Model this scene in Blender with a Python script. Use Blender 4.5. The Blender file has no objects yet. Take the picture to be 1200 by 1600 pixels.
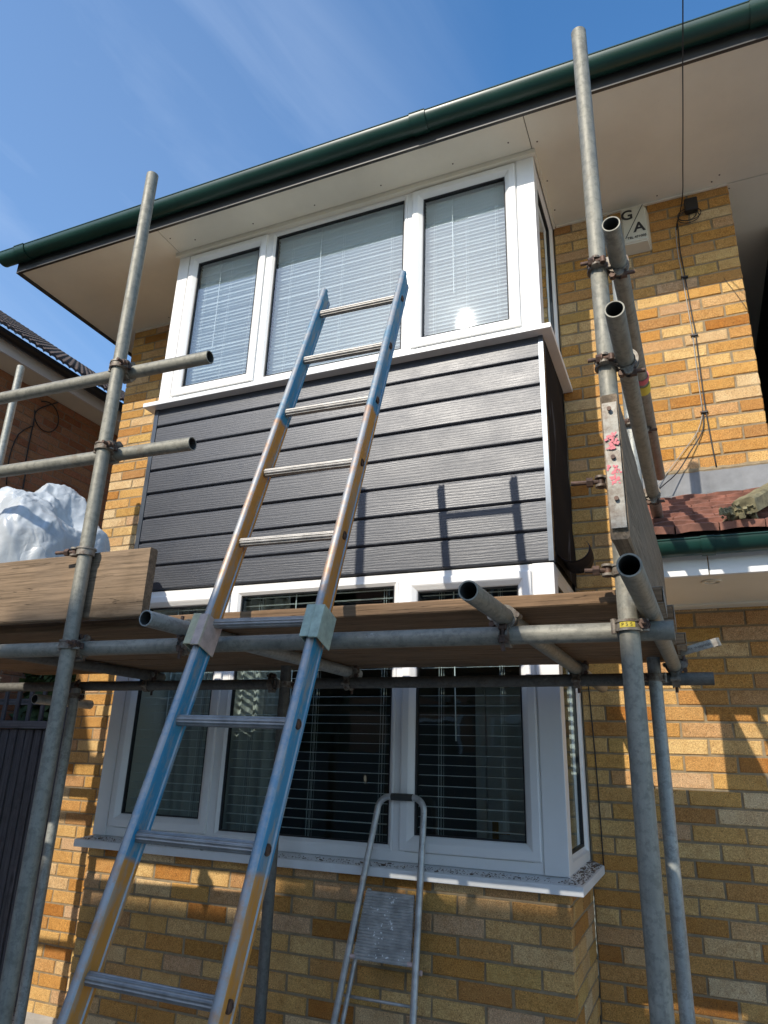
import bpy, bmesh, math, random
from mathutils import Vector, Matrix
R = math.radians
random.seed(7)
sc = bpy.context.scene
COL = sc.collection

# ------------------------------------------------------------------ camera
CAM_M = ((0.92152593, 0.38712317, 0.03042403), (-0.1017256, 0.31627822, -0.94319669), (-0.37475575, 0.86608529, 0.33083892))
cam_d = bpy.data.cameras.new('camera')
cam = bpy.data.objects.new('camera', cam_d)
COL.objects.link(cam)
sc.camera = cam
cam_d.sensor_fit = 'VERTICAL'
cam_d.sensor_height = 24.0
cam_d.sensor_width = 18.0
cam_d.lens = 24.0 * 1100.0 / 1600.0
cam_d.clip_start = 0.05
cam_d.clip_end = 2000.0
rt, dn, fw = (Vector(v) for v in CAM_M)
cam.matrix_world = Matrix(((rt.x, -dn.x, -fw.x, 0), (rt.y, -dn.y, -fw.y, 0), (rt.z, -dn.z, -fw.z, 0), (0, 0, 0, 1)))

# ------------------------------------------------------------------ light
SUN_DIR = Vector((-0.29, -1.0, 0.71)).normalized()      # towards the sun
EL = math.asin(SUN_DIR.z)
AZ = math.atan2(SUN_DIR.x, SUN_DIR.y)
w = bpy.data.worlds.new('World')
sc.world = w
w.use_nodes = True
nt = w.node_tree
nt.nodes.clear()
out = nt.nodes.new('ShaderNodeOutputWorld')
bg = nt.nodes.new('ShaderNodeBackground')
sky = nt.nodes.new('ShaderNodeTexSky')
sky.sky_type = 'NISHITA'
sky.sun_disc = False
sky.sun_elevation = EL
sky.sun_rotation = AZ
sky.air_density = 1.0
sky.dust_density = 0.6
sky.ozone_density = 1.6
tc = nt.nodes.new('ShaderNodeTexCoord')
def vdot(v):
    d = nt.nodes.new('ShaderNodeVectorMath')
    d.operation = 'DOT_PRODUCT'
    nt.links.new(tc.outputs['Generated'], d.inputs[0])
    d.inputs[1].default_value = v
    return d.outputs['Value']
def cam_ray(x, y):
    return (Vector(CAM_M[0]) * ((x - 600) / 1100) + Vector(CAM_M[1]) * ((y - 800) / 1100) + Vector(CAM_M[2])).normalized()
# the cirrus runs down and to the south east across the western sky
ua = (cam_ray(260, 260) - cam_ray(40, 40)).normalized()
na = cam_ray(150, 150).cross(ua).normalized()
wa = ua.cross(na)
mp = nt.nodes.new('ShaderNodeCombineXYZ')
for i_, (v_, k_) in enumerate(((ua, 1.1), (na, 5.0), (wa, 1.1))):
    m_ = nt.nodes.new('ShaderNodeMath')
    m_.operation = 'MULTIPLY'
    nt.links.new(vdot(v_), m_.inputs[0])
    m_.inputs[1].default_value = k_
    nt.links.new(m_.outputs[0], mp.inputs[i_])
west = nt.nodes.new('ShaderNodeMapRange')
nt.links.new(vdot(cam_ray(60, 250)), west.inputs['Value'])
west.inputs['From Min'].default_value = 0.84
west.inputs['From Max'].default_value = 1.0
west.inputs['To Min'].default_value = 0.0
west.inputs['To Max'].default_value = 0.30
nz = nt.nodes.new('ShaderNodeTexNoise')
nz.inputs['Scale'].default_value = 1.5
nz.inputs['Detail'].default_value = 7
nz.inputs['Roughness'].default_value = 0.55
nz.inputs['Distortion'].default_value = 0.5
rp = nt.nodes.new('ShaderNodeValToRGB')
rp.color_ramp.elements[0].position = 0.47
rp.color_ramp.elements[0].color = (0, 0, 0, 1)
rp.color_ramp.elements[1].position = 0.78
rp.color_ramp.elements[1].color = (0.55, 0.55, 0.55, 1)
mx = nt.nodes.new('ShaderNodeMix')
mx.data_type = 'RGBA'
hs = nt.nodes.new('ShaderNodeHueSaturation')
hs.inputs['Saturation'].default_value = 1.27
hs.inputs['Value'].default_value = 1.24
L = nt.links.new
L(mp.outputs[0], nz.inputs['Vector'])
L(nz.outputs['Fac'], rp.inputs['Fac'])
sm = nt.nodes.new('ShaderNodeMath')
sm.operation = 'ADD'
sm.use_clamp = True
rs_ = nt.nodes.new('ShaderNodeMath')
rs_.operation = 'MULTIPLY'
L(rp.outputs['Color'], rs_.inputs[0])
L(west.outputs[0], rs_.inputs[1])
rs_2 = nt.nodes.new('ShaderNodeMath')
rs_2.operation = 'MULTIPLY'
L(rs_.outputs[0], rs_2.inputs[0])
rs_2.inputs[1].default_value = 1.25
L(rs_2.outputs[0], sm.inputs[0])
ws_ = nt.nodes.new('ShaderNodeMath')
ws_.operation = 'MULTIPLY'
L(west.outputs[0], ws_.inputs[0])
ws_.inputs[1].default_value = 0.38
L(ws_.outputs[0], sm.inputs[1])
L(sm.outputs[0], mx.inputs['Factor'])
L(sky.outputs['Color'], hs.inputs['Color'])
L(hs.outputs['Color'], mx.inputs['A'])
mx.inputs['B'].default_value = (4.4, 5.1, 6.2, 1)
L(mx.outputs['Result'], bg.inputs['Color'])
bg.inputs['Strength'].default_value = 0.15
L(bg.outputs['Background'], out.inputs['Surface'])

sun_d = bpy.data.lights.new('sun', 'SUN')
sun_d.energy = 3.5
sun_d.angle = R(0.53)
sun_d.color = (1.0, 0.93, 0.82)
sun = bpy.data.objects.new('sun', sun_d)
COL.objects.link(sun)
sun.rotation_euler = SUN_DIR.to_track_quat('Z', 'Y').to_euler()
sc.view_settings.view_transform = 'Standard'
sc.view_settings.look = 'None'
sc.view_settings.gamma = 1.0
sc.view_settings.use_curve_mapping = False
sc.view_settings.exposure = 0.48

# ------------------------------------------------------------------ pixel helper (only used to rank bricks by size)
def pix(p):
    p = Vector(p)
    z = p.dot(fw)
    if z < 0.05:
        return None
    return (600 + 1100 * p.dot(rt) / z, 800 + 1100 * p.dot(dn) / z)

# ------------------------------------------------------------------ materials
def mat_base(name):
    m = bpy.data.materials.new(name)
    m.use_nodes = True
    n = m.node_tree
    return m, n, n.nodes['Principled BSDF']

def nd(n, t, **kw):
    x = n.nodes.new(t)
    for k, v in kw.items():
        if k in x.inputs.keys():
            x.inputs[k].default_value = v
        else:
            setattr(x, k, v)
    return x

def coords(n, scale=(1, 1, 1), rnd=True, kind='Object', rot=(0, 0, 0)):
    tc = nd(n, 'ShaderNodeTexCoord')
    src = tc.outputs[kind] if kind != 'Position' else nd(n, 'ShaderNodeNewGeometry').outputs['Position']
    mp = nd(n, 'ShaderNodeMapping')
    mp.inputs['Scale'].default_value = scale
    mp.inputs['Rotation'].default_value = rot
    n.links.new(src, mp.inputs['Vector'])
    if rnd:
        oi = nd(n, 'ShaderNodeObjectInfo')
        mu = nd(n, 'ShaderNodeMath', operation='MULTIPLY')
        mu.inputs[1].default_value = 37.0
        n.links.new(oi.outputs['Random'], mu.inputs[0])
        cb = nd(n, 'ShaderNodeCombineXYZ')
        for i in range(3):
            n.links.new(mu.outputs[0], cb.inputs[i])
        n.links.new(cb.outputs[0], mp.inputs['Location'])
    return mp.outputs['Vector']

def noise(n, vec, scale, detail=5, rough=0.55, dist=0.0):
    x = nd(n, 'ShaderNodeTexNoise')
    x.inputs['Scale'].default_value = scale
    x.inputs['Detail'].default_value = detail
    x.inputs['Roughness'].default_value = rough
    x.inputs['Distortion'].default_value = dist
    n.links.new(vec, x.inputs['Vector'])
    return x.outputs['Fac']

def ramp(n, fac, stops, interp='LINEAR'):
    x = nd(n, 'ShaderNodeValToRGB')
    cr = x.color_ramp
    cr.interpolation = interp
    while len(cr.elements) < len(stops):
        cr.elements.new(0.5)
    for e, (p, c) in zip(cr.elements, stops):
        e.position = p
        e.color = (c, c, c, 1) if isinstance(c, (int, float)) else (*c, 1)
    n.links.new(fac, x.inputs['Fac'])
    return x.outputs['Color']

def mix(n, fac, a, b, blend='MIX'):
    x = nd(n, 'ShaderNodeMix', data_type='RGBA', blend_type=blend)
    for s, v in (('Factor', fac), ('A', a), ('B', b)):
        i = x.inputs[s] if s != 'Factor' else x.inputs[0]
        if s != 'Factor':
            i = [k for k in x.inputs if k.name == s and k.type == 'RGBA'][0]
        if isinstance(v, (int, float)):
            i.default_value = v if s == 'Factor' else (v, v, v, 1)
        elif isinstance(v, tuple):
            i.default_value = (*v, 1)
        else:
            n.links.new(v, i)
    return [k for k in x.outputs if k.type == 'RGBA'][0]

def bump(n, b, h, strength=0.3, dist=0.01):
    x = nd(n, 'ShaderNodeBump')
    x.inputs['Strength'].default_value = strength
    x.inputs['Distance'].default_value = dist
    n.links.new(h, x.inputs['Height'])
    n.links.new(x.outputs['Normal'], b.inputs['Normal'])

def simple(name, col, rough=0.5, metal=0.0, var=0.12, nscale=6.0, bumps=0.05, spec=0.5, dirt=0.0):
    m, n, b = mat_base(name)
    v = coords(n, kind='Position', rnd=False)
    f = noise(n, v, nscale, 6, 0.6)
    c2 = tuple(max(0, c * (1 - var)) for c in col)
    c1 = tuple(min(1, c * (1 + var)) for c in col)
    c = ramp(n, f, [(0.3, c2), (0.7, c1)])
    if dirt > 0:
        d = noise(n, v, 55, 8, 0.75)
        c = mix(n, ramp(n, d, [(0.62, 0.0), (0.72, dirt)]), c, tuple(x * 0.25 for x in col))
    n.links.new(c, b.inputs['Base Color'])
    n.links.new(ramp(n, f, [(0.2, rough * 0.85), (0.8, min(1, rough * 1.15))]), b.inputs['Roughness'])
    b.inputs['Metallic'].default_value = metal
    b.inputs['Specular IOR Level'].default_value = spec
    if bumps:
        bump(n, b, noise(n, v, nscale * 25, 4, 0.6), bumps, 0.004)
    return m

def brick_mat(name, stops, sat=1.0):
    m, n, b = mat_base(name)
    oi = nd(n, 'ShaderNodeObjectInfo')
    ge = nd(n, 'ShaderNodeNewGeometry')
    ad = nd(n, 'ShaderNodeMath', operation='ADD')
    n.links.new(oi.outputs['Random'], ad.inputs[0])
    n.links.new(ge.outputs['Random Per Island'], ad.inputs[1])
    fr = nd(n, 'ShaderNodeMath', operation='FRACT')
    n.links.new(ad.outputs[0], fr.inputs[0])
    base = ramp(n, fr.outputs[0], stops)
    v = coords(n, kind='Position', rnd=False)
    big = noise(n, v, 9, 4, 0.6)
    c = mix(n, ramp(n, big, [(0.4, 0.0), (0.75, 0.4)]), base, (0.36, 0.19, 0.06))
    fine = noise(n, v, 230, 5, 0.7)
    c = mix(n, 0.8, c, ramp(n, fine, [(0.32, 0.22), (0.5, 0.52), (0.68, 0.92)]), 'OVERLAY')
    mott = noise(n, v, 38, 5, 0.7, 0.6)
    c = mix(n, ramp(n, mott, [(0.46, 0.0), (0.66, 0.38)]), c, mix(n, 1.0, c, (0.62, 0.46, 0.30), 'MULTIPLY'))
    sp = nd(n, 'ShaderNodeTexVoronoi', feature='F1')
    sp.inputs['Scale'].default_value = 75
    n.links.new(v, sp.inputs['Vector'])
    c = mix(n, ramp(n, sp.outputs['Distance'], [(0.09, 0.85), (0.17, 0.0)]), c, (0.05, 0.03, 0.02))
    # soot and lime staining with a shape of its own
    st = noise(n, v, 2.2, 7, 0.7)
    c = mix(n, ramp(n, st, [(0.55, 0.0), (0.75, 0.35)]), c, (0.16, 0.12, 0.07))
    n.links.new(c, b.inputs['Base Color'])
    b.inputs['Roughness'].default_value = 0.9
    b.inputs['Specular IOR Level'].default_value = 0.25
    bump(n, b, mix(n, 0.5, fine, noise(n, v, 60, 5, 0.7)), 0.85, 0.005)
    return m

M = {}
M['brick'] = brick_mat('buff brick', [(0.0, (0.50, 0.275, 0.075)), (0.13, (0.60, 0.395, 0.165)), (0.24, (0.43, 0.195, 0.036)), (0.38, (0.61, 0.45, 0.255)), (0.50, (0.52, 0.285, 0.080)), (0.60, (0.33, 0.125, 0.022)),
                                      (0.70, (0.58, 0.365, 0.14)), (0.80, (0.46, 0.22, 0.05)), (0.88, (0.50, 0.33, 0.19)), (0.94, (0.34, 0.15, 0.03)), (1.0, (0.54, 0.36, 0.12))])
M['brick_pink'] = brick_mat('red brown brick', [(0.0, (0.30, 0.15, 0.09)), (0.25, (0.38, 0.21, 0.13)), (0.5, (0.25, 0.10, 0.06)), (0.75, (0.36, 0.16, 0.10)), (1.0, (0.31, 0.17, 0.11))])
M['mortar'] = simple('mortar', (0.27, 0.205, 0.12), 0.95, var=0.25, nscale=30, bumps=0.6)
M['mortar_dark'] = simple('dark mortar', (0.25, 0.18, 0.13), 0.95, var=0.2, nscale=30, bumps=0.4)
M['upvc'] = simple('white window plastic', (0.78, 0.765, 0.73), 0.38, var=0.03, nscale=4, bumps=0.0, dirt=0.12)
M['sill'] = simple('white sill plastic', (0.72, 0.72, 0.70), 0.4, var=0.06, nscale=8, bumps=0.0, dirt=0.10)
M['gasket'] = simple('black rubber', (0.015, 0.015, 0.016), 0.5, var=0.05, bumps=0)
M['soffit'] = simple('painted soffit board', (0.77, 0.72, 0.58), 0.6, var=0.07, nscale=2.2, bumps=0.04, dirt=0.25)
M['fascia'] = simple('dark fascia', (0.035, 0.033, 0.030), 0.45, var=0.2, bumps=0.05)
M['gutter'] = simple('green gutter plastic', (0.007, 0.040, 0.029), 0.38, var=0.2, nscale=3, bumps=0.02, dirt=0.3)
M['black_gutter'] = simple('black gutter plastic', (0.012, 0.012, 0.013), 0.4, var=0.1, bumps=0)
M['lead'] = simple('lead flashing', (0.185, 0.188, 0.190), 0.65, 0.0, var=0.3, nscale=9, bumps=0.15)
M['dark_timber'] = simple('dark stained timber', (0.030, 0.025, 0.024), 0.75, var=0.35, nscale=14, bumps=0.3)
M['red_tile'] = simple('red clay tile', (0.235, 0.105, 0.072), 0.9, var=0.5, nscale=11, bumps=0.5, dirt=0.85)
M['dark_tile'] = simple('brown concrete tile', (0.085, 0.060, 0.045), 0.85, var=0.4, nscale=14, bumps=0.4, dirt=0.4)
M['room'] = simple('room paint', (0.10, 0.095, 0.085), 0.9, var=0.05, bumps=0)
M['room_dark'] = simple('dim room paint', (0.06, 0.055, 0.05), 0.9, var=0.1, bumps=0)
M['door_white'] = simple('white door paint', (0.7, 0.7, 0.69), 0.5, var=0.03, bumps=0)
M['brass'] = simple('brass', (0.55, 0.33, 0.08), 0.28, 0.9, var=0.1, bumps=0)
M['slat'] = simple('white blind slat', (0.86, 0.87, 0.86), 0.45, var=0.02, bumps=0)
M['cord'] = simple('white cord', (0.7, 0.7, 0.68), 0.7, var=0.05, bumps=0)
M['black_cable'] = simple('black cable', (0.014, 0.013, 0.013), 0.5, var=0.1, bumps=0)
M['white_cable'] = simple('white cable', (0.36, 0.34, 0.30), 0.5, var=0.1, bumps=0)
M['alarm'] = simple('aged cream plastic', (0.56, 0.53, 0.43), 0.45, var=0.06, nscale=7, bumps=0.02, dirt=0.2)
M['ink'] = simple('black print', (0.012, 0.012, 0.014), 0.5, var=0.02, bumps=0)
M['trim'] = simple('dark metal trim', (0.10, 0.115, 0.135), 0.33, 0.75, var=0.12, bumps=0)
M['alu'] = simple('worn aluminium', (0.30, 0.285, 0.26), 0.48, 0.6, var=0.25, nscale=24, bumps=0.12, dirt=0.5)
M['step_alu'] = simple('dull aluminium', (0.44, 0.44, 0.42), 0.42, 0.5, var=0.3, nscale=20, bumps=0.15, dirt=0.75)
M['pink_plastic'] = simple('faded pink plastic', (0.55, 0.40, 0.36), 0.6, var=0.08, bumps=0)
M['concrete'] = simple('concrete', (0.34, 0.31, 0.27), 0.9, var=0.2, nscale=5, bumps=0.3)
M['leafdebris'] = simple('dry debris', (0.15, 0.11, 0.08), 0.9, var=0.6, nscale=60, bumps=0.2)
M['moss'] = simple('mossy mortar', (0.23, 0.20, 0.11), 0.95, var=0.5, nscale=30, bumps=0.8, dirt=0.8)
M['yellow_tape'] = simple('yellow tape', (0.62, 0.48, 0.05), 0.5, var=0.1, bumps=0)
M['red_tape'] = simple('pink tape', (0.55, 0.10, 0.12), 0.5, var=0.1, bumps=0)

def galv(name, col, metal=0.55, rough=0.46):
    m, n, b = mat_base(name)
    v = coords(n, scale=(9, 9, 9), rnd=True)
    vs = coords(n, scale=(70, 70, 3.0), rnd=True)      # tubes run along their own z
    a = noise(n, v, 1.6, 6, 0.65)
    s = noise(n, vs, 1.0, 5, 0.7)
    fine = noise(n, v, 30, 4, 0.7)
    c = ramp(n, a, [(0.3, tuple(x * 0.72 for x in col)), (0.55, col), (0.75, tuple(min(1, x * 1.25) for x in col))])
    c = mix(n, ramp(n, s, [(0.42, 0.0), (0.72, 0.55)]), c, tuple(x * 0.55 for x in col))
    c = mix(n, ramp(n, fine, [(0.62, 0.0), (0.7, 0.5)]), c, tuple(min(1, x * 1.6) for x in col))
    rs = noise(n, v, 0.8, 8, 0.78)
    c = mix(n, ramp(n, rs, [(0.56, 0.0), (0.68, 0.6)]), c, (0.13, 0.095, 0.06))
    md = noise(n, v, 5.5, 6, 0.7)
    c = mix(n, ramp(n, md, [(0.40, 0.6), (0.52, 0.0)]), c, tuple(x * 0.5 for x in col))
    cem = noise(n, coords(n, scale=(26, 26, 13), rnd=True), 1.0, 6, 0.8)
    c = mix(n, ramp(n, cem, [(0.64, 0.0), (0.68, 0.75)]), c, (0.40, 0.39, 0.34))
    n.links.new(c, b.inputs['Base Color'])
    b.inputs['Metallic'].default_value = metal
    n.links.new(ramp(n, a, [(0.3, rough * 0.85), (0.7, rough * 1.3)]), b.inputs['Roughness'])
    bump(n, b, mix(n, 0.5, s, fine), 0.5, 0.002)
    return m
M['galv'] = galv('galvanised tube', (0.285, 0.270, 0.215), 0.28, 0.55)
M['galv_shaded'] = galv('shaded weathered tube', (0.15, 0.142, 0.12), 0.25, 0.62)  # shade put into the colour of tubes under and behind the deck
M['galv_sunlit'] = galv('sunlit weathered tube', (0.38, 0.385, 0.345), 0.3, 0.5)  # sunlight put into the colour of the tubes that catch it
M['tube_in'] = simple('tube inside', (0.05, 0.05, 0.045), 0.8, 0.2, bumps=0.1)

def rusty(name, a, b_, lo=0.42, hi=0.62):
    m, n, b = mat_base(name)
    v = coords(n, kind='Position', rnd=False)
    f = noise(n, v, 38, 6, 0.7)
    g = noise(n, v, 160, 4, 0.7)
    c = ramp(n, f, [(lo, a), (hi, b_)])
    c = mix(n, ramp(n, g, [(0.6, 0.0), (0.72, 0.6)]), c, (0.05, 0.03, 0.02))
    n.links.new(c, b.inputs['Base Color'])
    b.inputs['Metallic'].default_value = 0.35
    b.inputs['Roughness'].default_value = 0.6
    bump(n, b, mix(n, 0.5, f, g), 0.5, 0.002)
    return m
M['coupler'] = rusty('zinc coupler', (0.27, 0.24, 0.19), (0.12, 0.085, 0.06))
M['bolt'] = rusty('rusty bolt', (0.13, 0.075, 0.05), (0.06, 0.038, 0.028))
M['hoop'] = rusty('zinc hoop iron', (0.33, 0.31, 0.26), (0.20, 0.16, 0.12), 0.42, 0.62)

def wood(name, col, axis, dark=0.35, warm=1.0):
    m, n, b = mat_base(name)
    s = [52.0, 52.0, 52.0]
    s[axis] = 2.2
    v = coords(n, scale=tuple(s), rnd=True)
    g = noise(n, v, 1.0, 7, 0.62, 1.2)
    s2 = [150.0, 150.0, 150.0]
    s2[axis] = 3.5
    v2 = coords(n, scale=tuple(s2), rnd=True)
    g2 = noise(n, v2, 1.0, 5, 0.7)
    v3 = coords(n, scale=(3, 3, 3), rnd=True)
    big = noise(n, v3, 1.0, 5, 0.6)
    c = ramp(n, g, [(0.25, tuple(x * dark for x in col)), (0.45, tuple(x * 0.8 for x in col)), (0.6, col), (0.8, tuple(min(1, x * 1.3) for x in col))])
    c = mix(n, ramp(n, g2, [(0.38, 0.75), (0.52, 0.0)]), c, tuple(x * 0.4 for x in col))
    stn = noise(n, coords(n, scale=(5, 9, 9), rnd=True), 1.0, 7, 0.75)
    c = mix(n, ramp(n, stn, [(0.52, 0.0), (0.66, 0.6)]), c, tuple(x * 0.42 for x in col))
    c = mix(n, ramp(n, big, [(0.4, 0.0), (0.75, 0.5)]), c, (col[0] * 0.8, col[1] * 0.85, col[2] * 0.95))
    # long drying cracks
    s4 = [34.0, 34.0, 34.0]
    s4[axis] = 0.9
    ck = noise(n, coords(n, scale=tuple(s4), rnd=True), 1.0, 3, 0.5, 0.3)
    crack = ramp(n, ck, [(0.4955, 0.0), (0.5, 1.0), (0.5045, 0.0)])
    c = mix(n, crack, c, tuple(x * 0.18 for x in col))
    # knots
    kn = nd(n, 'ShaderNodeTexVoronoi', feature='F1')
    ks = [7.0, 7.0, 7.0]
    ks[axis] = 2.4
    n.links.new(coords(n, scale=tuple(ks), rnd=True), kn.inputs['Vector'])
    kn.inputs['Scale'].default_value = 0.9
    c = mix(n, ramp(n, kn.outputs['Distance'], [(0.05, 0.8), (0.13, 0.0)]), c, tuple(x * 0.3 for x in col))
    n.links.new(c, b.inputs['Base Color'])
    b.inputs['Roughness'].default_value = 0.85
    b.inputs['Specular IOR Level'].default_value = 0.25
    bump(n, b, mix(n, crack, mix(n, 0.5, g, g2), 0.0), 0.6, 0.004)
    return m
M['board'] = wood('scaffold board timber', (0.27, 0.165, 0.088), 0)
M['toe'] = wood('toe board timber', (0.27, 0.185, 0.112), 0, 0.28)
M['toe_y'] = wood('side toe board timber', (0.27, 0.20, 0.13), 1, 0.42)
M['gate_wood'] = wood('stained gate timber', (0.115, 0.113, 0.116), 2, 0.4)
M['gate_wood_x'] = wood('stained gate rail timber', (0.15, 0.148, 0.15), 0, 0.4)

def cladding_mat():
    m, n, b = mat_base('dark embossed cladding')
    v = coords(n, scale=(5.5, 1, 64), kind='Position', rnd=False)
    a = noise(n, v, 1.0, 6, 0.65, 2.2)
    v2 = coords(n, scale=(26, 1, 230), kind='Position', rnd=False)
    f = noise(n, v2, 1.0, 5, 0.7, 0.4)
    wv = nd(n, 'ShaderNodeTexWave', wave_type='BANDS', bands_direction='Z')
    wv.inputs['Scale'].default_value = 2.0
    wv.inputs['Distortion'].default_value = 9.0
    wv.inputs['Detail'].default_value = 3.0
    wv.inputs['Detail Scale'].default_value = 0.7
    n.links.new(coords(n, scale=(1.1, 1, 11), kind='Position', rnd=True), wv.inputs['Vector'])
    h = mix(n, 0.16, mix(n, 0.5, a, f), wv.outputs['Fac'])
    base = ramp(n, h, [(0.25, (0.008, 0.011, 0.019)), (0.5, (0.015, 0.020, 0.031)), (0.75, (0.034, 0.040, 0.054))])
    fl = noise(n, coords(n, scale=(60, 1, 260), kind='Position', rnd=False), 1.0, 3, 0.7)
    base = mix(n, ramp(n, fl, [(0.6, 0.0), (0.72, 0.30)]), base, (0.15, 0.15, 0.155))
    oi = nd(n, 'ShaderNodeObjectInfo')
    base = mix(n, 1.0, base, ramp(n, oi.outputs['Random'], [(0.0, 0.80), (1.0, 1.0)]), 'MULTIPLY')
    n.links.new(base, b.inputs['Base Color'])
    dust = noise(n, coords(n, scale=(1.3, 1, 2.0), kind='Position', rnd=True), 1.6, 5, 0.6)
    n.links.new(ramp(n, dust, [(0.3, 0.36), (0.7, 0.50)]), b.inputs['Roughness'])
    b.inputs['Specular IOR Level'].default_value = 0.75
    bump(n, b, h, 0.42, 0.0038)
    return m
M['cladding'] = cladding_mat()

def membrane_mat():
    m, n, b = mat_base('breather membrane')
    ge = nd(n, 'ShaderNodeNewGeometry')
    mp = nd(n, 'ShaderNodeMapping')
    mp.inputs['Rotation'].default_value = (R(-28), 0, 0)
    mp.inputs['Scale'].default_value = (1, 24, 1.6)
    n.links.new(ge.outputs['Position'], mp.inputs['Vector'])
    wv = noise(n, mp.outputs['Vector'], 1.4, 3, 0.6)
    msk = noise(n, coords(n, scale=(1, 2.2, 1.5), kind='Position', rnd=False), 1.5, 1, 0.5)
    strokes = mix(n, 1.0, ramp(n, wv, [(0.60, 0.0), (0.64, 0.8)]), ramp(n, msk, [(0.58, 0.0), (0.66, 1.0)]), 'MULTIPLY')
    c = mix(n, strokes, (0.020, 0.017, 0.015), (0.14, 0.14, 0.15))
    n.links.new(c, b.inputs['Base Color'])
    b.inputs['Roughness'].default_value = 0.95
    b.inputs['Specular IOR Level'].default_value = 0.08
    return m
M['membrane'] = membrane_mat()
M['membrane_back'] = simple('dark membrane', (0.013, 0.014, 0.022), 0.8, var=0.1, bumps=0, spec=0.12)

def glass_mat(name, boost, tint):
    m = bpy.data.materials.new(name)
    m.use_nodes = True
    n = m.node_tree
    n.nodes.clear()
    o = nd(n, 'ShaderNodeOutputMaterial')
    tr = nd(n, 'ShaderNodeBsdfTransparent')
    tr.inputs['Color'].default_value = (*tint, 1)
    gl = nd(n, 'ShaderNodeBsdfGlossy')
    gl.inputs['Roughness'].default_value = 0.016 if boost > 2 else 0.012
    gl.inputs['Color'].default_value = (0.9, 0.97, 1.0, 1)
    fr = nd(n, 'ShaderNodeFresnel')
    fr.inputs['IOR'].default_value = 1.52
    mu = nd(n, 'ShaderNodeMath', operation='MULTIPLY')
    mu.inputs[1].default_value = boost
    mu.use_clamp = True
    gb = nd(n, 'ShaderNodeNewGeometry')
    iv = nd(n, 'ShaderNodeMath', operation='SUBTRACT')
    iv.inputs[0].default_value = 1.0
    n.links.new(gb.outputs['Backfacing'], iv.inputs[1])
    m2 = nd(n, 'ShaderNodeMath', operation='MULTIPLY')
    n.links.new(fr.outputs[0], m2.inputs[0])
    n.links.new(iv.outputs[0], m2.inputs[1])
    n.links.new(m2.outputs[0], mu.inputs[0])
    bp = nd(n, 'ShaderNodeBump')
    bp.inputs['Strength'].default_value = 0.06
    bp.inputs['Distance'].default_value = 0.02
    n.links.new(noise(n, coords(n, kind='Position', rnd=False), 3.5, 2, 0.5), bp.inputs['Height'])
    n.links.new(bp.outputs[0], gl.inputs['Normal'])
    mxs = nd(n, 'ShaderNodeMixShader')
    n.links.new(mu.outputs[0], mxs.inputs[0])
    n.links.new(tr.outputs[0], mxs.inputs[1])
    n.links.new(gl.outputs[0], mxs.inputs[2])
    n.links.new(mxs.outputs[0], o.inputs['Surface'])
    return m
M['glass'] = glass_mat('window glass', 2.6, (0.90, 0.94, 0.95))
M['glass_low'] = glass_mat('clear window glass', 1.3, (0.86, 0.91, 0.90))

def ladder_paint():
    """paint bands along the stile's own z (0 = foot), worn to bare metal on the edges"""
    m, n, b = mat_base('painted ladder stile')
    tc = nd(n, 'ShaderNodeTexCoord')
    sp = nd(n, 'ShaderNodeSeparateXYZ')
    n.links.new(tc.outputs['Object'], sp.inputs[0])
    v = coords(n, rnd=True)
    wob = noise(n, v, 7, 3, 0.6)
    ad = nd(n, 'ShaderNodeMath', operation='MULTIPLY_ADD')
    n.links.new(wob, ad.inputs[0])
    ad.inputs[1].default_value = 0.05
    n.links.new(sp.outputs['Z'], ad.inputs[2])
    sc_ = nd(n, 'ShaderNodeMath', operation='DIVIDE')
    n.links.new(ad.outputs[0], sc_.inputs[0])
    sc_.inputs[1].default_value = 4.0
    BL, OR = (0.012, 0.205, 0.345), (0.52, 0.215, 0.030)
    zz = [LZ[k] / 4.0 for k in range(4)]
    st = [(0.0, OR), (zz[0] - .0006, OR), (zz[0] + .0006, BL), (zz[1] - .0006, BL), (zz[1] + .0006, OR), (zz[2] - .0006, OR), (zz[2] + .0006, BL)]
    base = ramp(n, sc_.outputs[0], st)
    c = mix(n, ramp(n, noise(n, coords(n, scale=(30, 30, 9), rnd=True), 1.0, 7, 0.75), [(0.48, 0.0), (0.62, 0.65)]), base, (0.30, 0.27, 0.21))
    g = noise(n, coords(n, scale=(60, 60, 14), rnd=True), 1.0, 6, 0.75)
    wear = ramp(n, g, [(0.62, 0.0), (0.72, 0.7)])
    # the outward x faces keep their paint, the front and back lips are rubbed bare
    ge = nd(n, 'ShaderNodeNewGeometry')
    sn = nd(n, 'ShaderNodeSeparateXYZ')
    vt = nd(n, 'ShaderNodeVectorTransform', vector_type='NORMAL', convert_from='WORLD', convert_to='OBJECT')
    n.links.new(ge.outputs['True Normal'], vt.inputs[0])
    n.links.new(vt.outputs[0], sn.inputs[0])
    ab = nd(n, 'ShaderNodeMath', operation='ABSOLUTE')
    n.links.new(sn.outputs['X'], ab.inputs[0])
    bare = ramp(n, ab.outputs[0], [(0.80, 1.0), (0.95, 0.0)])
    fac = mix(n, 1.0, bare, wear, 'LIGHTEN')
    rubbed = mix(n, ramp(n, noise(n, v, 13, 6, 0.75), [(0.45, 0.0), (0.62, 0.55)]), (0.36, 0.36, 0.35), base)
    c = mix(n, fac, c, rubbed)
    n.links.new(c, b.inputs['Base Color'])
    n.links.new(mix(n, 1.0, fac, 0.5, 'MULTIPLY'), b.inputs['Metallic'])
    b.inputs['Roughness'].default_value = 0.5
    bump(n, b, g, 0.25, 0.0015)
    return m

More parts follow.
